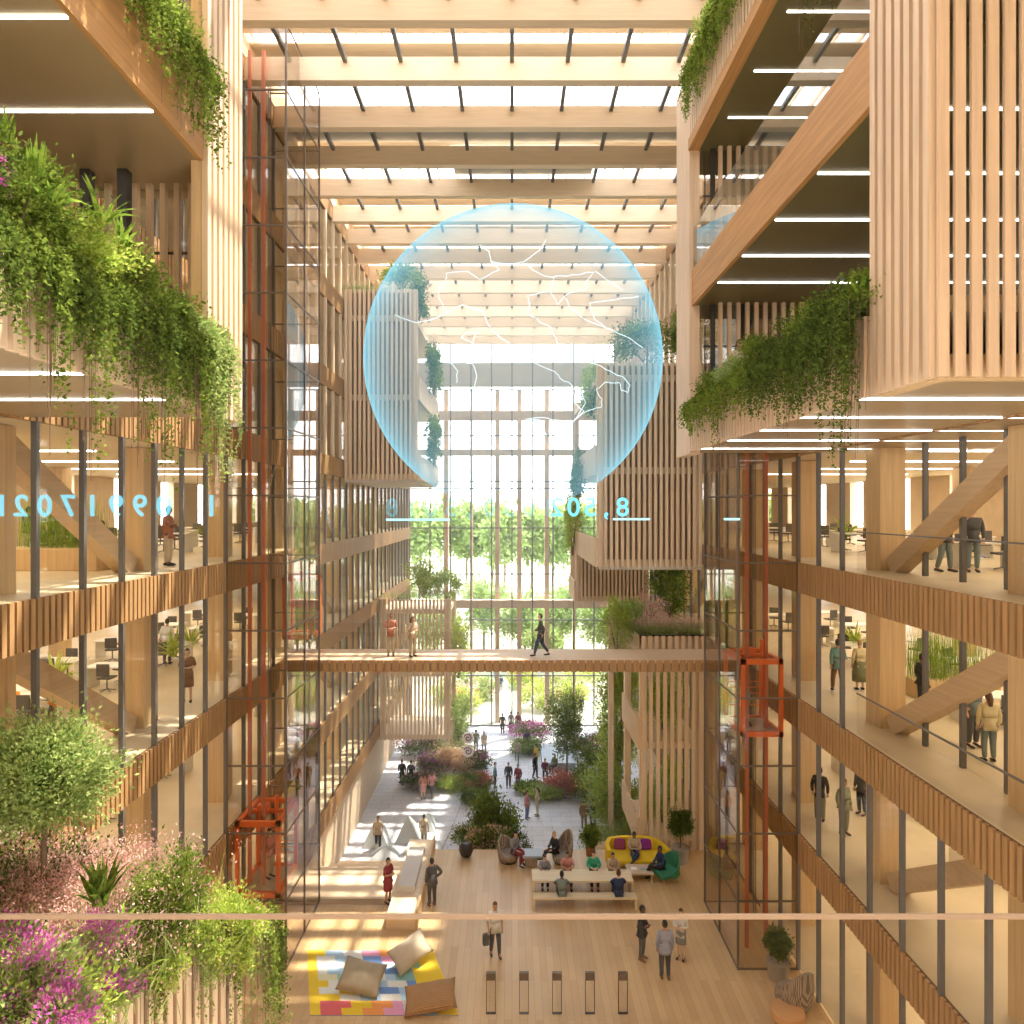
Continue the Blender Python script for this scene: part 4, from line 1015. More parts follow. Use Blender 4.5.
P_((1.75,27.75,0), -60, 'sitcross', 'person in black dress sitting on the right wicker chair', 'black','black',0,'blond', h=1.68)
P_((4.95,27.55,0), 0, 'lounge', 'person in beige coat sitting cross-legged on the yellow sofa', 'tan','navy',2,'black', coat=True, h=1.74)
P_((5.78,26.5,0), -75, 'sitcross', 'person in navy sitting in the green armchair', 'navy','black',2,'black', h=1.72)
# plaza walkers
W = [(402,785,180,'step','black','black','black couple member, left one, walking away left in the plaza',2,'black'),
 (411,786,180,'walk','black','charcoal','black couple member, right one, walking away left in the plaza',1,'black'),
 (423,799,200,'stand','rust','pink','person in rust dress at the left beside someone in pale pink',0,'brown'),
 (432,797,170,'walk','pink','charcoal','person in pale pink top and dark trousers left of the dense tree',0,'brown'),
 (476,752,180,'stand','olive','charcoal','person in olive jacket at the left flower bed of the plaza',1,'black'),
 (484,754,10,'walk','beige','grey','person in light top walking by the left flower bed of the plaza',1,'brown'),
 (502.5,734,180,'stand','charcoal','charcoal','left one of three walkers farthest back in the plaza, in charcoal',1,'black'),
 (511,732,180,'step','grey','black','middle one of three walkers farthest back in the plaza, in grey',0,'brown'),
 (518,732.5,170,'walk','maroon','black','right one of three walkers farthest back in the plaza, in maroon',1,'black'),
 (517,762,0,'walk','khaki','slate','lone person in khaki top in the middle of the plaza walk',1,'black'),
 (527,751,180,'stand','charcoal','blue','person in dark top and jeans by the right planting of the plaza',2,'black'),
 (495,788,90,'stand','teal','charcoal','person in teal shirt left of two darker figures in the plaza',0,'brown'),
 (508.5,788,0,'stand','black','black','person all in black between the teal shirt and the red top',1,'black'),
 (518,790,-20,'stand','maroon','slate','person in dark red top right of the one in black',0,'brown'),
 (527,819,60,'stand','pink','blue','person in pink top and blue jeans near the middle of the plaza',1,'brown'),
 (537.5,816,-80,'stand','beige','khaki','person in beige facing the one in the pink top',0,'brown'),
 (584,829,180,'stand','brown','brown','person in brown coat behind the potted ball shrub',1,'brown'),
 (593,829,180,'stand','grey','charcoal','person with black backpack beside the white banner',1,'black'),
 (536,768,-60,'stand','yellow','black','person in yellow top at the right flower bed of the plaza',1,'black'),
 (535,778,60,'step','black','black','person in black just in front of the one in yellow',1,'black'),
 (545,777,0,'sit','purple_' if False else 'maroon','black','person in dark red sitting at the right flower bed',1,'black'),
 (555,772,-40,'sit','olive','black','person in olive sitting under the slender plaza tree',1,'brown'),
 (496,682,180,'walk','blue','navy','person in blue outside the far glass wall, farthest back',1,'black'),
 (501,692,170,'stand','navy','navy','person in navy just outside the far glass wall',1,'black'),
 (582,699,180,'stand','charcoal','charcoal','person in charcoal outside the glass at the right, farthest',1,'black'),
 (581,715,180,'stand','black','black','person in black outside the glass at the right, nearer one',1,'black')]
for (px,py,yw,ps,tp,bt,lb,sk,hr) in W:
    lb = lb.replace('black couple member','person in black')
    P_(ground(px,py,PZ+(.0 if 'sit' not in ps else 0)), yw, ps, lb, tp, bt, sk, hr, coat=('coat' in lb), extra=backpack('black') if 'backpack' in lb else (bag('black') if 'beside someone' in lb else None),
       legs='dress' if 'dress' in lb else 'trousers', long=('pink' in lb or 'rust' in lb))
# right wing
def D3(px, d, z): return ((px-512)*d/F, d, z)
P_(D3(944,18.1,12.7), 25, 'step', 'person in black jacket and jeans at the open gallery of the third floor', 'charcoal','slate',1,'black', coat=True)
P_(D3(973,18.0,12.7), -20, 'stand', 'person in grey shirt and red cap on the third floor gallery', 'charcoal','slate',0,'brown', extra=lambda e: MB().lathe([(.09,1.70),(.095,1.74),(.07,1.79),(.02,1.80)],(0,-.02,0),12).build('cap', C('red'), e))
P_(D3(838,21.9,8.45), 170, 'walk', 'person in teal shirt and brown trousers walking behind the glass at right', 'teal','brown',1,'black')
P_(D3(860,22.3,8.45), 180, 'stand', 'person in cream top and olive skirt beside the big column at right', 'cream','olive',0,'blond','longskirt', h=1.66)
P_(D3(973,17.0,8.45), 10, 'stand', 'bald-looking person in blue-grey shirt talking at the second floor gallery', 'slate','charcoal',0,'grey', h=1.82, sleeves='short')
P_(D3(989,16.0,8.45), 170, 'stand', 'person in cream sweater and dark jeans with long brown hair, back turned', 'cream','slate',0,'brown', h=1.66, long=True)
P_(D3(922,20.0,8.45), 90, 'stand', 'person in black behind the slanting brace of the second floor', 'black','black',2,'black', h=1.7)
P_(D3(820,22.2,4.25), 150, 'step', 'person in black top and olive trousers behind the first floor mullion', 'black','olive',1,'black', h=1.74)
P_(D3(844,21.2,4.25), 20, 'stand', 'person in olive overall behind the first floor glass at right', 'olive','olive',1,'brown', h=1.76)
P_(D3(862,22.6,4.25), -60, 'stand', 'person in dark clothes beside the first floor column at right', 'charcoal','black',1,'black', h=1.7)
P_((5.75,17.3,16.95), 30, 'stand', 'person half hidden behind the ivy of the right fourth-floor gallery', 'beige','khaki',1,'brown', h=1.72)
# left wing
P_(D3(168,20.0,12.7), 90, 'crossed', 'person in red-brown shirt and pale trousers behind the left glass', 'rust','beige',2,'black', h=1.76)
P_(D3(73,23.2,12.7), 180, 'stand', 'person in grey-brown by the tall reeds of the left wing', 'brown','charcoal',1,'brown', h=1.75)
P_(D3(28,24.2,12.7), 160, 'stand', 'person in charcoal top far left on the third floor', 'charcoal','khaki',1,'black', h=1.75)
P_(D3(103,22.0,12.7), -80, 'sit', 'person in pale top sitting behind the left slanting brace', 'beige','red',0,'black', h=1.72)
P_(D3(90,21.2,12.7), 80, 'sit', 'person in black sitting behind the left slanting brace', 'black','black',0,'brown', h=1.72)
P_(D3(187,20.9,8.45), 20, 'chin', 'person in patterned black and tan dress behind the left glass', 'brown','brown',0,'brown','dress','short', h=1.66)
P_(D3(167,26.0,8.45), 180, 'stand', 'person in white shirt and black trousers deep in the left wing', 'white','black',1,'black', h=1.75, extra=bag('red'))
# ------------------------------------------------------------------ objects on the timber floor
M['lighttable'] = wood('light_table', (.74,.60,.38), 'x', .08)
M['wicker'] = tiles('wicker_weave', (.58,.47,.36), (.46,.37,.28), (.2,.15,.12), .06, .03, 0, .7, .006)
M['yellow'] = pbr('yellow_fabric', (.80,.55,.02), .8); M['plum'] = pbr('plum_cushion', (.32,.06,.16), .85); M['greenfab'] = pbr('green_fabric', (.04,.22,.12), .75)
M['violet'] = pbr('violet_cushion', (.28,.03,.30), .85)
M['whitestone'] = pbr('white_facet2', (.48,.50,.50), .5); M['grayblue'] = pbr('greyblue_top', (.36,.42,.48), .5)
b = MB(); b.box(.78,25.0,.69,4.45,25.72,.76); b.box(.78,25.0,0,.86,25.72,.69); b.box(4.37,25.0,0,4.45,25.72,.69)
e = empty('long_table', (2.6,25.3,0), 'long pale timber table with people on both sides', 'table')
MB().box(-1.85,-.33,.69,1.85,.37,.76).build('table_top', M['lighttable'], e)
for x in (-1.85,1.77): MB().box(x,-.33,0,x+.08,.37,.69).build('leg', M['lighttable'], e)
for yy, lb in ((-.88,'near bench of the long table, with two people'),(.7,'far bench of the long table, behind it')):
    q = empty('bench', (2.6,25.3+yy,0), 'long pale timber '+lb, 'bench')
    MB().box(-1.85,-.02,.39,1.88,.36,.45).build('seat', M['lighttable'], q)
    for x in (-1.85,1.80): MB().box(x,-.02,0,x+.08,.36,.39).build('leg', M['lighttable'], q)
# sofa
e = empty('sofa', (4.95,27.75,0), 'curved yellow sofa with a person on it near the slatted tower', 'sofa')
b = MB()
pth = [(-1.1,-.75),(-1.12,-.2),(-.95,.28),(-.5,.42),(.4,.42),(.9,.25),(1.15,-.25),(1.25,-.7)]
for i in range(len(pth)-1):
    a_, c_ = pth[i], pth[i+1]; b.obox((a_[0],a_[1],.55),(c_[0],c_[1],.55),.16,.62)
b.build('backrest', M['yellow'], e)
b = MB(); b.bbox(-1.0,-.7,.16,1.1,.34,.42,.08); b.build('seat', M['yellow'], e)
for x in (-.9,.95):
    for y in (-.55,.2): MB().tube([(x,y,0),(x,y,.17)], .025, 6).build('leg', M['dark'], e)
for x, mt, lb in ((-.55,'plum','plum-coloured square cushion leaning at the left of the yellow sofa'),(.55,'violet','violet square cushion leaning at the right of the yellow sofa')):
    b = MB(); b.bbox(-.23,-.07,0,.23,.07,.42,.06); o = b.build('cushion', M[mt]); o.location = (4.95+x,27.93,.43); o.rotation_euler = (-.25,0,.2*x); tag(o, lb, 'cushion')
e = empty('coffee_table', (4.95,26.55,0), 'low timber coffee table in front of the yellow sofa', 'table')
b = MB(); b.bbox(-.5,-.35,.3,.5,.35,.38,.01); b.build('table_top', M['board'], e)
for x in (-.42,.42):
    for y in (-.28,.28): MB().box(x-.03,y-.03,0,x+.03,y+.03,.3).build('leg', M['board'], e)
for k, (x, mt) in enumerate(((5.1,'grayblue'),(4.75,'white'))):
    b = MB(); b.box(x-.12,26.45,.38,x+.1,26.62,.40); o = b.build('magazine', M[mt]); tag(o, ('blue-grey','white')[k]+' magazine lying on the low coffee table', 'magazine')
# green armchair
e = empty('armchair', (6.0,26.5,0), 'high-backed dark green armchair with a person in it', 'armchair', None, math.radians(-65))
b = MB(); vs = []
for i in range(9):
    t = PI*(.02+.96*i/8); 
    h = .55+.42*math.sin(t)**2
    vs.append((.46*math.cos(t), .42*math.sin(t)-.05, h))
for i in range(8): 
    p, q = vs[i], vs[i+1]; b.add([(p[0],p[1],.25),(q[0],q[1],.25),(q[0]*1.12,q[1]*1.12,q[2]),(p[0]*1.12,p[1]*1.12,p[2]),(p[0]*1.2,p[1]*1.2,.25),(q[0]*1.2,q[1]*1.2,.25),(q[0]*1.3,q[1]*1.3,q[2]),(p[0]*1.3,p[1]*1.3,p[2])], [(0,1,2,3),(4,7,6,5),(3,2,6,7),(0,4,5,1),(0,3,7,4),(1,5,6,2)])
b.build('backrest', M['greenfab'], e)
b = MB(); b.bbox(-.42,-.5,.22,.42,.35,.42,.07); b.build('seat', M['greenfab'], e)
for a in range(4):
    x, y = (.33 if a % 2 else -.33), (.25 if a > 1 else -.38); MB().tube([(x,y,.24),(x*1.2,y*1.1,0)], .018, 6).build('leg', M['lighttable'], e)
# wicker chairs
def wicker(loc, rz, label, high=1.15, sc=1):
    e = empty('wicker_chair', loc, label, 'chair', None, rz); e.scale = (sc,)*3
    n = 13; b = MB(); vs = []; fs = []
    for r_, (zf, ex) in enumerate(((0.02,.9),(.28,1.0),(.6,1.06),(1.0,1.0))):
        for i in range(n):
            t = -.18*PI+1.36*PI*i/(n-1); prof = max(0, math.sin((t+.18*PI)/1.36))
            z = .06+(.36+(high-.42)*prof**1.5)*zf
            vs.append((.46*ex*math.cos(t), .46*ex*math.sin(t)+.05*zf*prof, z))
    for r_ in range(3):
        for i in range(n-1): fs.append((r_*n+i, r_*n+i+1, (r_+1)*n+i+1, (r_+1)*n+i))
    inner = [(x*.84, y*.84, z) for x,y,z in vs]; m = len(vs)
    fs2 = fs+[tuple(i+m for i in f[::-1]) for f in fs]+[(3*n+i,3*n+i+1,3*n+i+1+m,3*n+i+m) for i in range(n-1)]+[(i,i+m,i+1+m,i+1) for i in range(n-1)]
    fs2 += [(k*n,k*n+m,(k+1)*n+m,(k+1)*n) for k in range(3)]+[(k*n+n-1,(k+1)*n+n-1,(k+1)*n+n-1+m,k*n+n-1+m) for k in range(3)]
    b.add(vs+inner, fs2); b.build('woven_shell', M['wicker'], e)
    b = MB(); b.lathe([(.40,.12),(.44,.22),(.44,.36),(.38,.42),(.02,.43)], (0,-.03,0), 16); b.build('seat', M['wicker'], e)
    b = MB(); b.lathe([(.36,0),(.38,.06),(.38,.12)], (0,0,0), 16); b.build('base', M['dark'], e)
    return e
wicker((-.15,27.85,0), math.radians(40), 'round brown wicker chair left of the blue-grey cube table', 1.0, .9)
wicker((2.05,27.75,0), math.radians(-50), 'high-backed wicker chair right of the blue-grey cube table', 1.4, .88)
e = wicker((8.15,19.75,0), math.radians(-160), 'woven cane chair seen from behind at the lower right', 1.15, 1.1)
M['cane'] = None
m, nt, out = new_mat('cane_basket')
bs = N(nt, 'ShaderNodeBsdfPrincipled'); bs.inputs['Roughness'].default_value = .7
v = coords(nt, (9,9,9)); ck = N(nt, 'ShaderNodeTexChecker'); ck.inputs['Scale'].default_value = 1; ck.inputs['Color1'].default_value = (.46,.34,.25,1); ck.inputs['Color2'].default_value = (.17,.12,.11,1)
nt.links.new(v, ck.inputs['Vector']); nt.links.new(ck.outputs[0], bs.inputs['Base Color']); nt.links.new(bs.outputs[0], out.inputs['Surface'])
e.children[0].data = e.children[0].data.copy(); e.children[0].data.materials[0] = m
e = empty('ottoman', (7.75,19.2,0), 'orange-brown padded footstool before the woven chair at lower right', 'footstool')
MB().lathe([(.40,.05),(.46,.10),(.46,.28),(.40,.34),(.02,.35)], (0,0,0), 20).build('padding', pbr('ochre_fabric', (.62,.33,.14), .8), e)
MB().lathe([(.36,0),(.36,.06)], (0,0,0), 20).build('base', M['dark'], e)
wicker((-2.3,33.8,PZ+0), math.radians(20), 'grey wicker chair down in the plaza behind the black ball', 1.3, 1.1)
b = MB(); b.bbox(.52,27.35,.0,1.02,27.8,.42,.02); b.bbox(.42,27.25,.40,1.22,27.9,.5,.02,1); o = b.build('side_table', [M['wicker'], M['grayblue']]); tag(o, 'blue-grey topped cube table between the two wicker chairs', 'table')
# pots and ball shrubs
b = MB(); b.lathe([(.10,0),(.22,.08),(.30,.28),(.28,.45),(.16,.56),(.12,.58),(.10,.56)], (-1.9,28.2,0), 20); o = b.build('ball_pot', M['dark'], smooth=True); tag(o, 'round glossy black pot at the edge of the timber floor', 'pot')
def ballshrub(loc, pr, ph, r, stem, label, potmat, mt='leaf', n=4500):
    e = plant('potted_ball_shrub', loc, label, 'plant')
    MB().lathe([(pr*.85,0),(pr,ph),(pr*1.04,ph),(pr*.9,ph-.03),(.02,ph-.04)], (0,0,0), 20).build('pot', potmat, e)
    MB().tube([(0,0,ph-.05),(.02,0,ph+stem*.5),(0,0,ph+stem+r*.6)], .03, 6).build('stem', M['bark'], e)
    V, Q = bushV((0,0,ph+stem+r), (r,r,r*1.1), n, .07, 60, .2); np_mesh('foliage', V, Q, M[mt], e); return e
terra = pbr('terracotta_pot', (.36,.14,.07), .7); greyp = pbr('grey_ribbed_pot', (.36,.31,.26), .8)
ballshrub((3.25,28.3,0), .2, .42, .40, .02, 'small ball-shaped shrub in a brown pot left of the yellow sofa', terra)
ballshrub((6.85,27.8,0), .36, .6, .55, .45, 'ball-shaped tree in a grey pot beside the slatted tower', greyp, 'leafdark', 6000)
ballshrub((8.15,20.9,0), .34, .55, .42, .1, 'leafy shrub in a grey pot beside the woven chair', greyp, 'leafdark', 4200)
# long block on the floor
e = empty('timber_block', (-3.8,26.0,0), 'long low timber block running along the seating steps', 'bench')
b = MB(); b.box(-.5,-2.7,0,.5,2.75,.45); b.build('body', M['steps'], e)
b = MB(); b.box(-.36,-1.2,.45,.26,1.7,.66); b.build('raised_pad', M['concrete'], e)
b = MB(); b.box(.50,-2.7,.0,.58,2.75,.62); b.build('side_board', M['column'], e)
# rug
A, B_, C_, D_ = G(307,951), G(433,951), G(459,1016), G(310,1016)
rug_cols = {'y':(.88,.62,.03),'w':(.82,.82,.76),'b':(.16,.30,.62),'l':(.42,.62,.80),'g':(.36,.62,.52),'p':(.78,.34,.52),'r':(.78,.14,.16),'o':(.86,.32,.08),'t':(.25,.48,.46),'c':(.80,.78,.50)}
pat = ["yyllwwppooyyyy","ywwllwbbppcyyy","ywwwbbbbllggyy","ywllggccbbtyyy","yccgggwwlttyyy","yywlccllwwbyyy","ywwyyllbbllwyy","yyywwllwwlbyyy","yrrryyoopwllyy","yrryyooppwllyy"]
keys = sorted(set(''.join(pat))); b = MB(); nr, ncl = len(pat), len(pat[0])
def rp_(u, v, z):
    a = Vector(A).lerp(Vector(B_), u); c = Vector(D_).lerp(Vector(C_), u); q = a.lerp(c, v); return (q.x, q.y, z)
for j in range(nr):
    for i in range(ncl):
        u0,u1,v0,v1 = i/ncl,(i+1)/ncl,j/nr,(j+1)/nr
        b.add([rp_(u0,v0,.016),rp_(u1,v0,.016),rp_(u1,v1,.016),rp_(u0,v1,.016)], [(0,3,2,1)], keys.index(pat[j][i]))
b.add([rp_(0,0,.016),rp_(1,0,.016),rp_(1,1,.016),rp_(0,1,.016),rp_(0,0,.001),rp_(1,0,.001),rp_(1,1,.001),rp_(0,1,.001)], [(0,1,5,4),(1,2,6,5),(2,3,7,6),(3,0,4,7)], 0)
o = b.build('rug', [pbr('rug_'+k, rug_cols[k], .9, 0, .08, (20,20,20)) for k in keys]); tag(o, 'colourful block-patterned rug with yellow border on the timber floor', 'rug')
def pillow(cx, cy, L, W, T, rz, tilt, mat, label, zc):
    n = 14; vs = []; fs = []
    for sgn in (1,-1):
        for j in range(n+1):
            for i in range(n+1):
                u, v = i/n*2-1, j/n*2-1; pu = (1-u*u)*(1-v*v)
                pin = 1-.10*(1-abs(u*v))*(abs(u)**4+abs(v)**4)/1.2
                vs.append((u*L/2*pin, v*W/2*pin, sgn*T/2*max(pu,0)**.45*(1+.05*math.sin(9*u+5*v))))
    for h in (0,1):
        for j in range(n):
            for i in range(n):
                a = h*(n+1)**2+j*(n+1)+i; q = (a,a+1,a+n+2,a+n+1); fs.append(q if h == 0 else q[::-1])
    e_ = MB(); e_.add(vs, fs); o = e_.build('giant_cushion', mat, smooth=True)
    bm = bmesh.new(); bm.from_mesh(o.data); bmesh.ops.remove_doubles(bm, verts=bm.verts[:], dist=.0015); bm.to_mesh(o.data); bm.free()
    o.location = (cx, cy, zc); o.rotation_euler = (tilt[0], tilt[1], rz); return tag(o, label, 'cushion')
bagm = pbr('olive_canvas', (.40,.34,.24), .85, 0, .1, (5,5,5)); bagb = pbr('beige_canvas', (.58,.50,.38), .85, 0, .1, (5,5,5)); bagc = tiles('ochre_weave', (.62,.38,.18), (.52,.30,.14), (.36,.19,.08), .08, .04, 0, .9, .008)
g = G(361,992); pillow(g[0], g[1]+.1, 1.3, .95, .46, -.15, (.55,.12), bagm, 'olive-grey giant cushion on the left of the rug', .38)
g = G(410,968); pillow(g[0], g[1]+.1, 1.3, .8, .4, .75, (.75,-.2), bagb, 'beige giant cushion standing at the back corner of the rug', .45)
g = G(430,1010); pillow(g[0], g[1]+.1, 1.5, .9, .46, .1, (.35,-.12), bagc, 'ochre woven giant cushion at the front of the rug', .3)
# speed gates
for k, px in enumerate((491,524,557,590,623)):
    g0 = G(px,1013.5)
    e = empty('speed_gate', g0, 'slim upright glass speed gate with a dark head, %s from the left' % ORD[k], 'gate', 'row of speed gates')
    b = MB(); w_ = .135; H_ = 1.17; t = .014
    for x in (-w_, w_-t): b.box(x,-.04,0,x+t,.04,H_)
    b.box(-w_,-.04,0,w_,.04,t); b.build('frame', M['dark'], e)
    MB().box(-w_+t,-.01,t,w_-t,.01,H_-.2).build('glass_panel', M['railglass'], e)
    MB().box(-w_,-.045,H_-.21,w_,.045,H_).build('head', M['bronze'], e)
# plaza things
def facet(cx, cy, w, h, label, mt='whitestone', k=0):
    b = MB(); vs = [(cx-w,cy-.6,PZ),(cx+w,cy-.7,PZ),(cx+w*.8,cy+1.0,PZ),(cx-w*.8,cy+.9,PZ),(cx-.1*w,cy,PZ+h),(cx+.45*w,cy+.3,PZ+h*.6)]
    b.add(vs, [(0,1,4),(1,5,4),(1,2,5),(2,3,4),(2,4,5),(3,0,4),(0,3,2,1)]); o = b.build('faceted_canopy', M[mt]); tag(o, label, 'canopy'); return o
facet(-7.6,38.6,.8,1.5,'white faceted tent shape left of the man in the tan shirt')
facet(-5.9,39.2,.75,1.4,'grey-white faceted tent shape behind the man in the tan shirt','whitestone')
facet(-5.0,40.6,.5,.9,'small dark green-grey faceted shape beyond the steps','grayfacet')
facet(-6.9,37.4,.8,.5,'low white faceted seat at the foot of the steps')
facet(-5.0,38.0,1.1,.5,'low pale faceted seat right of the man in the tan shirt')
b = MB(); b.tube([(-3.9,38,PZ),(-3.2,38,PZ+1.5),(-2.8,38,PZ)], .03, 6); b.tube([(-3.2,38,PZ+1.5),(-2.9,38.2,PZ+2.3)], .02, 6); b.tube([(-3.6,38,PZ+.65),(-2.95,38,PZ+.65)], .02, 6); o = b.build('easel_frame', M['grayfacet']); tag(o, 'thin grey triangular stand beside the plaza wicker chair', 'stand')
b = MB(); b.box(4.9,43.6,PZ,5.5,43.7,PZ+2.5); b.box(4.95,43.58,PZ+.3,5.1,43.6,PZ+2.3,1); o = b.build('banner', [M['whitestone'], M['violet']]); tag(o, 'white banner with violet stripe in the plaza right of the tree', 'banner')
# round spiral signs hanging
def ring_sign(c, label, colm):
    e = empty('round_sign', c, label, 'sign')
    for z in (0, -.62*c[1]/32):
        sc = c[1]/32; b = MB(); b.lathe([(.27*sc,-.03),(.27*sc,.03),(.02,.03)], (0,0,0), 20)
        o = b.build('disc', M['white'], e); o.rotation_euler = (PI/2,0,0); o.location = (0,0,z)
        b = MB(); pp = [((.03+.17*t)*sc*math.cos(9*t), -.05, (.03+.17*t)*sc*math.sin(9*t)) for t in np.linspace(0,1,24)]; b.tube(pp, .025*sc, 5); o = b.build('spiral', colm, e); o.location = (0,0,z)
    MB().tube([(0,.03,-.3),(0,.03,2.5)], .012, 5).build('hanger', M['dark'], e)
ring_sign(at(468,738,45.0), 'pair of round white signs with dark spirals above the left flower bed', pbr('sign_plum', (.20,.05,.16), .6))
ring_sign(at(731,740,30), 'pair of round white signs with pink spirals behind the right lift shaft', pbr('sign_pink', (.75,.10,.30), .6))
# edge guard of the timber floor
e = empty('glass_balustrade', (0,28.72,0), 'clear glass guard at the plaza edge of the timber floor', 'railing')
MB().box(-3.2,0,0,5.3,.02,1.0).build('glass_panel', M['railglass'], e)
# exterior pool and pale terraces
b = MB(); b.box(2.2,49.5,PZ,4.6,53.5,PZ+.5); o = b.build('display_case', M['grayblue']); tag(o, 'pale blue-grey low display block right of the walkers in the plaza', 'block')

# ------------------------------------------------------------------ office furniture
def desk(loc, label):
    e = empty('office_desk', loc, label, 'desk', 'white desks in the side wings')
    MB().box(-.8,-.4,.70,.8,.4,.74).build('desk_top', M['white'], e)
    for x in (-.75,.71): MB().box(x,-.36,0,x+.04,.36,.70).build('leg', M['white'], e)
    return e
def ochair(loc, label):
    e = empty('office_chair', loc, label, 'chair', 'swivel chairs in the side wings')
    b = MB(); b.bbox(-.22,-.22,.44,.22,.22,.50,.02); b.build('seat', M['charfab'], e)
    b = MB(); b.bbox(-.21,.2,.56,.21,.25,.95,.02); b.build('backrest', M['charfab'], e)
    b = MB(); b.tube([(0,0,.44),(0,0,.08)], .025, 6)
    for k in range(5): a = k*2*PI/5; b.tube([(0,0,.10),(.26*math.cos(a),.26*math.sin(a),.04)], .016, 5)
    b.tube([(0,.2,.48),(0,.24,.7)], .015, 5); b.build('base', M['steel'], e)
    return e
M['charfab'] = pbr('charcoal_fabric', (.10,.09,.08), .8)
d0 = c0 = None
for s in (-1,1):
    for l in (1,2,3):
        for i, x in enumerate((13.2,15.6)):
            for j in range(6):
                y = 15.5+j*3.6+(.8 if i else 0)
                if s < 0 and l == 3 and j < 2: continue
                if s > 0 and l == 2 and 20.5 < y < 23: continue
                L1 = 'white desk, %s, %s, %s row back, %s the columns' % (LN[l], WING[s], ORD[j], ('beside','away from')[i])
                d = d0 = (desk((0,0,0), L1) if d0 is None else copy_tree(d0, label=L1)); d.location = (s*x, y, LV[l])
                for q, (dy, rz) in enumerate(((.62,0),(-.62,PI))):
                    L2 = 'dark swivel chair at a desk, %s, %s, %s row back' % (LN[l], WING[s], ORD[j])
                    c = c0 = (ochair((0,0,0), L2) if c0 is None else copy_tree(c0, label=L2)); c.location = (s*x+.1*(q*2-1), y+dy, LV[l]); c.rotation_euler = (0,0,rz+.3*(((j*3+q+i)%3)-1))
# round tables and orange chairs, left wing second floor
for k, (px, d_) in enumerate(((38,20.2),(22,23.5))):
    x = (px-512)*d_/F; e = empty('round_table', (x,d_,8.45), 'round white table in the left wing, %s' % ('surrounded by orange chairs','behind the nearer round table')[k], 'table')
    MB().lathe([(.85,.70),(.85,.74),(.02,.74)], (0,0,0), 28).build('table_top', M['white'], e)
    b = MB(); b.tube([(0,0,.7),(0,0,.03)], .04, 8); b.lathe([(.35,0),(.35,.03),(.02,.04)], (0,0,0), 16); b.build('pedestal', M['white'], e)
oc = pbr('orange_seat', (.85,.33,.03), .6)
for k, (px, d_, rz) in enumerate(((68,20.2,-1.7),(62,19.4,-2.2),(22,19.3,2.8),(8,21.2,1.4))):
    x = (px-512)*d_/F; e = empty('lounge_chair', (x,d_,8.45), 'orange shell chair at the round white table, %s' % ('on its right side','right side, nearer the glass','on its near side','on its far left')[k], 'chair', 'orange chairs of the left wing', rz)
    b = MB(); b.bbox(-.28,-.28,.40,.28,.28,.46,.03); b.build('seat', oc, e)
    b = MB(); b.bbox(-.28,.24,.44,.28,.31,.86,.03); b.build('backrest', oc, e)
    for a in ((-.22,-.22),(.22,-.22),(-.22,.22),(.22,.22)): MB().tube([(a[0],a[1],.41),(a[0]*1.2,a[1]*1.2,0)], .014, 5).build('leg', M['steel'], e)
# ceiling lamps visible in the wings
first = None
for s in (-1,1):
    for l in (0,1,2,3):
        for j in range(5):
            y = 15+j*4.5
            if first is None: b = MB(); b.box(-3.6,-.04,-.04,3.6,.04,0); first = b.build('strip_light', M['strip']); o = first
            else: o = first.copy(); COL.objects.link(o)
            o.location = (s*15.5, y, LV[l+1]-.902)
            tag(o, 'strip light on the %s ceiling, %s, %s from front' % (WING[s], LN[l], ORD[j]), 'light', 'strip lights of the side wings')

# ------------------------------------------------------------------ hologram globe
GC = Vector((.04, 27.0, EYE+5.715)); GR = 5.79
m, nt, out = new_mat('hologram_blue')
lw = N(nt, 'ShaderNodeLayerWeight'); lw.inputs['Blend'].default_value = .5
pw = N(nt, 'ShaderNodeMath', operation='POWER'); pw.inputs[1].default_value = 3.2; nt.links.new(lw.outputs['Facing'], pw.inputs[0])
geo = N(nt, 'ShaderNodeNewGeometry'); sx_ = N(nt, 'ShaderNodeSeparateXYZ'); tc = N(nt, 'ShaderNodeTexCoord'); nt.links.new(tc.outputs['Object'], sx_.inputs[0])
mr = N(nt, 'ShaderNodeMapRange'); mr.inputs['From Min'].default_value = -GR*.97; mr.inputs['From Max'].default_value = -GR*.72; mr.inputs['To Min'].default_value = 0; mr.inputs['To Max'].default_value = 1
nt.links.new(sx_.outputs['Z'], mr.inputs[0])
mu = N(nt, 'ShaderNodeMath', operation='MULTIPLY_ADD'); mu.inputs[1].default_value = .62; mu.inputs[2].default_value = .075; nt.links.new(pw.outputs[0], mu.inputs[0])
m2 = N(nt, 'ShaderNodeMath', operation='MULTIPLY'); nt.links.new(mu.outputs[0], m2.inputs[0]); nt.links.new(mr.outputs[0], m2.inputs[1])
tr = N(nt, 'ShaderNodeBsdfTransparent'); em = N(nt, 'ShaderNodeEmission'); em.inputs['Color'].default_value = (.30,.74,.92,1); em.inputs['Strength'].default_value = .72
mx = N(nt, 'ShaderNodeMixShader'); nt.links.new(m2.outputs[0], mx.inputs[0]); nt.links.new(tr.outputs[0], mx.inputs[1]); nt.links.new(em.outputs[0], mx.inputs[2]); nt.links.new(mx.outputs[0], out.inputs['Surface'])
ge = empty('hologram_globe', GC, 'large translucent blue globe of light hanging in the middle of the hall', 'hologram')
vs = []; fs = []; n, mm = 96, 40; lo = -math.asin(.975)
b = MB()
for i in range(mm+1):
    ph = lo+(PI/2-.002-lo)*i/mm
    for k in range(n): t = 2*PI*k/n; vs.append((GR*math.cos(ph)*math.cos(t), GR*math.cos(ph)*math.sin(t), GR*math.sin(ph)))
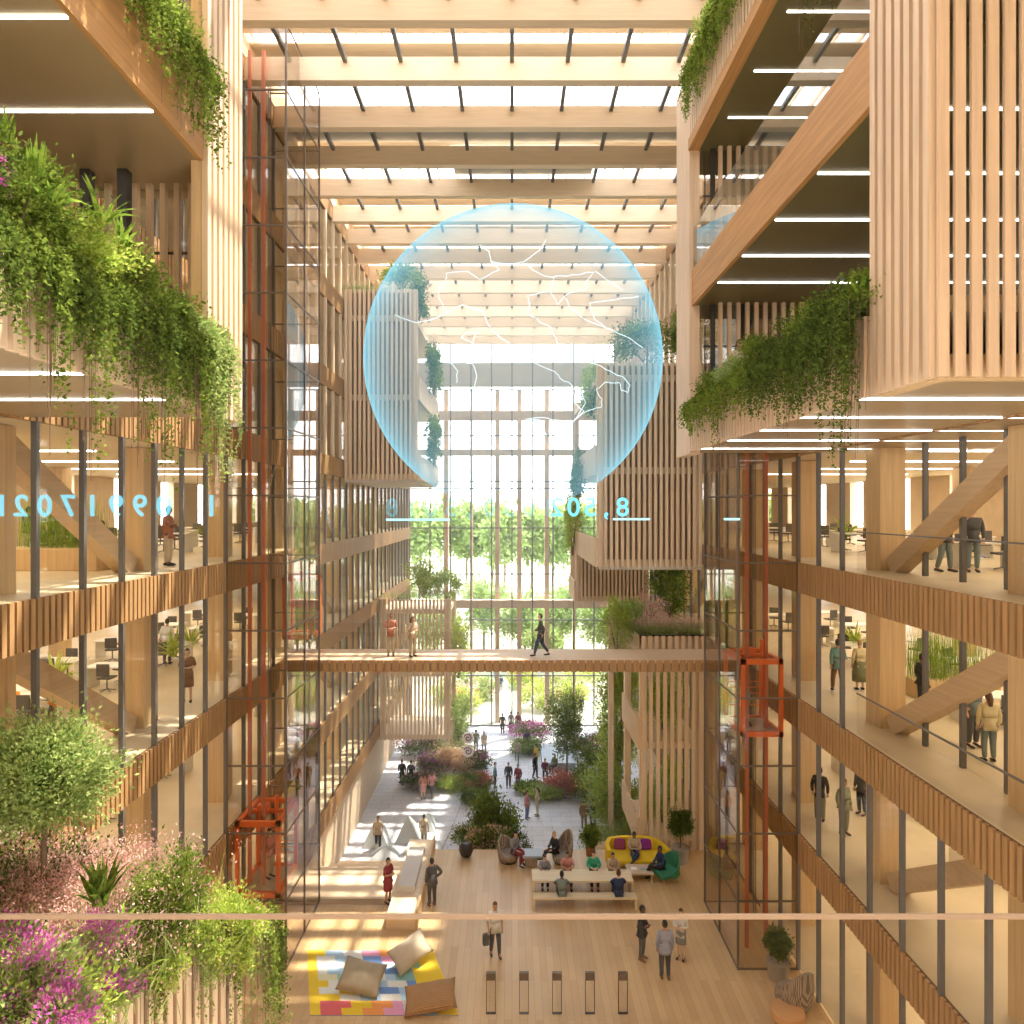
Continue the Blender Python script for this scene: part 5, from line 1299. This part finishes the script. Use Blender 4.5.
for i in range(mm):
    for k in range(n): fs.append((i*n+k, i*n+(k+1)%n, (i+1)*n+(k+1)%n, (i+1)*n+k))
b.add(vs, fs); b.build('sphere_shell', m, ge, True)
lines = [[(165,375),(230,400),(290,385),(370,345),(430,365),(455,420),(510,460)],
 [(420,165),(450,185),(455,215),(480,240),(420,270),(385,245),(320,250),(318,280),(298,300),(300,330),(320,365)],
 [(455,215),(520,222),(555,215),(600,182),(620,150)],[(560,220),(600,250),(640,262),(700,255),(765,248),(742,275),(740,300),(690,310),(655,345),(635,312),(645,262)],
 [(630,305),(562,318),(572,340),(565,370),(605,400),(635,412),(645,440),(658,465)],[(680,325),(700,360),(730,385),(800,415),(860,440),(912,475)],
 [(900,320),(830,330),(752,340),(768,390),(800,415)],[(770,245),(810,275),(850,300)],[(575,515),(650,548),(660,565),(700,590),(705,640),(735,665),(700,700)],
 [(755,520),(800,540),(852,562),(874,588),(866,610),(848,604),(842,580),(800,578),(772,600),(790,630),(785,655),(745,665),(700,698),(640,692),(600,684),(558,690)],
 [(330,520),(355,545),(352,580)],[(365,445),(385,428),(408,430),(400,462),(365,445)],[(360,520),(398,522),(412,560),(406,600)],[(555,695),(600,690),(622,740)],[(700,600),(720,600),(740,640),(700,700)]]
lm = emit('hologram_line', (.80,.95,1), 1.0)
for ln in lines:
    pts = []
    for (u, v) in ln:
        px, py = 340+u*.33203, 190+v*.33203; dr = Vector(((px-512)/F, 1, -(py-HZ)/F)).normalized(); oc_ = Vector((0,0,EYE))-GC
        bb = dr.dot(oc_); cc = oc_.dot(oc_)-(GR*1.003)**2; disc = bb*bb-cc
        if disc > 0: pts.append((Vector((0,0,EYE))+dr*(-bb-math.sqrt(disc)))-GC)
    fine = []
    for i in range(len(pts)-1):
        for t in (0,.33,.66):
            q = pts[i].lerp(pts[i+1], t); q = q+Vector((random.uniform(-1,1),0,random.uniform(-1,1)))*.035*(t > 0); fine.append(q)
    fine.append(pts[-1])
    b = MB(); b.tube(fine, .010, 5); b.build('coastline', lm, ge)
# floating digits
def digits(text, px, py, d, hpx, label, alpha, mirror=True, bold=.0):
    m, nt, out = new_mat('hologram_digit')
    tr = N(nt, 'ShaderNodeBsdfTransparent'); em = N(nt, 'ShaderNodeEmission'); em.inputs['Color'].default_value = (.22,.72,.88,1); em.inputs['Strength'].default_value = .9
    mx = N(nt, 'ShaderNodeMixShader'); mx.inputs[0].default_value = alpha
    nt.links.new(tr.outputs[0], mx.inputs[1]); nt.links.new(em.outputs[0], mx.inputs[2]); nt.links.new(mx.outputs[0], out.inputs['Surface'])
    e = empty('floating_digits', at(px, py, d), label, 'hologram text', None, PI if mirror else 0)
    dgr = hpx*d/F/.72; adv = dgr*(.62 if len(text) < 9 else .78); wd = adv*(len(text)-1)
    for i, ch in enumerate(text):
        if ch == ' ': continue
        cu = bpy.data.curves.new('digit', 'FONT'); cu.body = ch; cu.size = dgr; cu.extrude = .01; cu.offset = bold; cu.align_x = 'CENTER'; cu.materials.append(m)
        tmp = bpy.data.objects.new('t', cu); COL.objects.link(tmp)
        me = bpy.data.meshes.new_from_object(tmp.evaluated_get(bpy.context.evaluated_depsgraph_get())); bpy.data.objects.remove(tmp)
        if not me.materials: me.materials.append(m)
        o = bpy.data.objects.new('digit', me); COL.objects.link(o); o.parent = e; o.location = (i*adv-wd/2, 0, 0); o.rotation_euler = (PI/2, 0, 0)
    return e
digits('8,502', 590, 516, 22.0, 19, 'mirrored cyan digits floating right below the globe', .75, True, .012)
digits('1050,5018', 470, 516, 21.6, 18, 'very pale cyan digits floating below the middle of the globe', .14, True, .01)
digits('1 0991702B', 104, 516, 11.0, 22, 'large pale cyan digits floating in front of the left wing', .42, True, .006)
for k, (x0, x1, y, d) in enumerate(((613,650,519,22),(386,450,519.5,21.6),(724,740,519,21))):
    a_ = at(x0,y,d); c_ = at(x1,y,d); b = MB(); b.box(a_[0],d-.01,a_[2]-.04,c_[0],d+.01,a_[2]+.03); o = b.build('floating_bar', emit('hologram_bar', (.45,.90,.97), .95)); tag(o, 'short cyan bar of light floating %s' % ('right of the mirrored digits','below the left rim of the globe','in front of the right lift shaft')[k], 'hologram bar')
WORLD = 3.7; SUN = 9.0; SUNX = .37; OFFICE = 280; EXPO = 0.78; HAZE = .004
# ------------------------------------------------------------------ outside
b = MB(); b.box(-160, YB+.2, PZ-.3, 160, 330, PZ-.01); struct('ground', b, M['ground_out'])
for s in (-1,1):
    b = MB(); b.box(s*22.3, -20, PZ-.3, s*160, YB+.2, PZ-.02); struct('ground', b, M['ground_out'])
# ------------------------------------------------------------------ light
w = bpy.data.worlds.new('World'); S.world = w; w.use_nodes = True
nt = w.node_tree; nt.nodes.clear()
out = nt.nodes.new('ShaderNodeOutputWorld'); bg = nt.nodes.new('ShaderNodeBackground')
tc = nt.nodes.new('ShaderNodeTexCoord'); sx = nt.nodes.new('ShaderNodeSeparateXYZ'); rp = nt.nodes.new('ShaderNodeValToRGB')
nt.links.new(tc.outputs['Generated'], sx.inputs[0]); nt.links.new(sx.outputs['Z'], rp.inputs[0])
rp.color_ramp.elements[0].position = 0; rp.color_ramp.elements[0].color = (1,.99,.96,1)
rp.color_ramp.elements[1].position = 1; rp.color_ramp.elements[1].color = (.70,.82,1,1)
nt.links.new(rp.outputs[0], bg.inputs[0]); bg.inputs[1].default_value = WORLD
nt.links.new(bg.outputs[0], out.inputs[0])
def light(name, typ, loc, energy, col, size=None, size_y=None, rot=(0,0,0)):
    l = bpy.data.lights.new(name, typ); l.energy = energy; l.color = col
    if typ == 'AREA': l.shape = 'RECTANGLE'; l.size = size; l.size_y = size_y
    if typ == 'SUN': l.angle = math.radians(.6)
    o = bpy.data.objects.new(name, l); COL.objects.link(o); o.location = loc; o.rotation_euler = rot; return o
sun = light('sun', 'SUN', (10,20,60), SUN, (1,.90,.76))
sun.rotation_euler = Vector((SUNX, .28, 1)).to_track_quat('Z','Y').to_euler()
for s in (-1,1):
    for l in range(0, 4):
        for yy in (13, 30):
            light('ceiling_lamp', 'AREA', (s*15.5, yy+4, LV[l+1]-.95), OFFICE, (1,.82,.55), 8, 13)
for s, xx, yy, lvs in ((1, 9.2, 14.2, (16.0,19.98,24.2)), (-1, -9.0, 8.2, (16.0,19.98))):
    for z in lvs: light('gallery_lamp', 'AREA', (xx, yy, z-.05), 25, (1,.86,.68), 6, 8)
cam = bpy.data.cameras.new('Camera'); cam.lens = 24; cam.sensor_width = 36; cam.clip_end = 800; cam.clip_start = .05
cam.shift_y = -4/1024*(1024/1024)
co = bpy.data.objects.new('Camera', cam); COL.objects.link(co); co.location = (0,0,EYE); co.rotation_euler = (PI/2,0,0); S.camera = co
S.view_settings.view_transform = 'Standard'; S.view_settings.look = 'None'; S.view_settings.exposure = EXPO; S.view_settings.gamma = 1
S.view_settings.use_curve_mapping = False
cy = S.cycles
cy.max_bounces = 8; cy.diffuse_bounces = 4; cy.glossy_bounces = 3; cy.transparent_max_bounces = 32; cy.transmission_bounces = 2
cy.sample_clamp_indirect = 6; cy.caustics_reflective = False; cy.caustics_refractive = False
cy.use_denoising = True

if HAZE:
    m, nt, out = new_mat('sunlit_haze')
    v = nt.nodes.new('ShaderNodeVolumeScatter'); v.inputs['Density'].default_value = HAZE; v.inputs['Anisotropy'].default_value = .2
    v.inputs['Color'].default_value = (1,.97,.93,1)
    nt.links.new(v.outputs[0], out.inputs['Volume'])
    b = MB(); b.box(-8.9, 26, PZ+.02, 8.9, 59.4, 28.5); o = b.build('haze', m); tag(o, 'thin bright haze filling the far end of the hall', 'haze', kind='stuff')
    cy.volume_bounces = 0; cy.volume_step_rate = 4
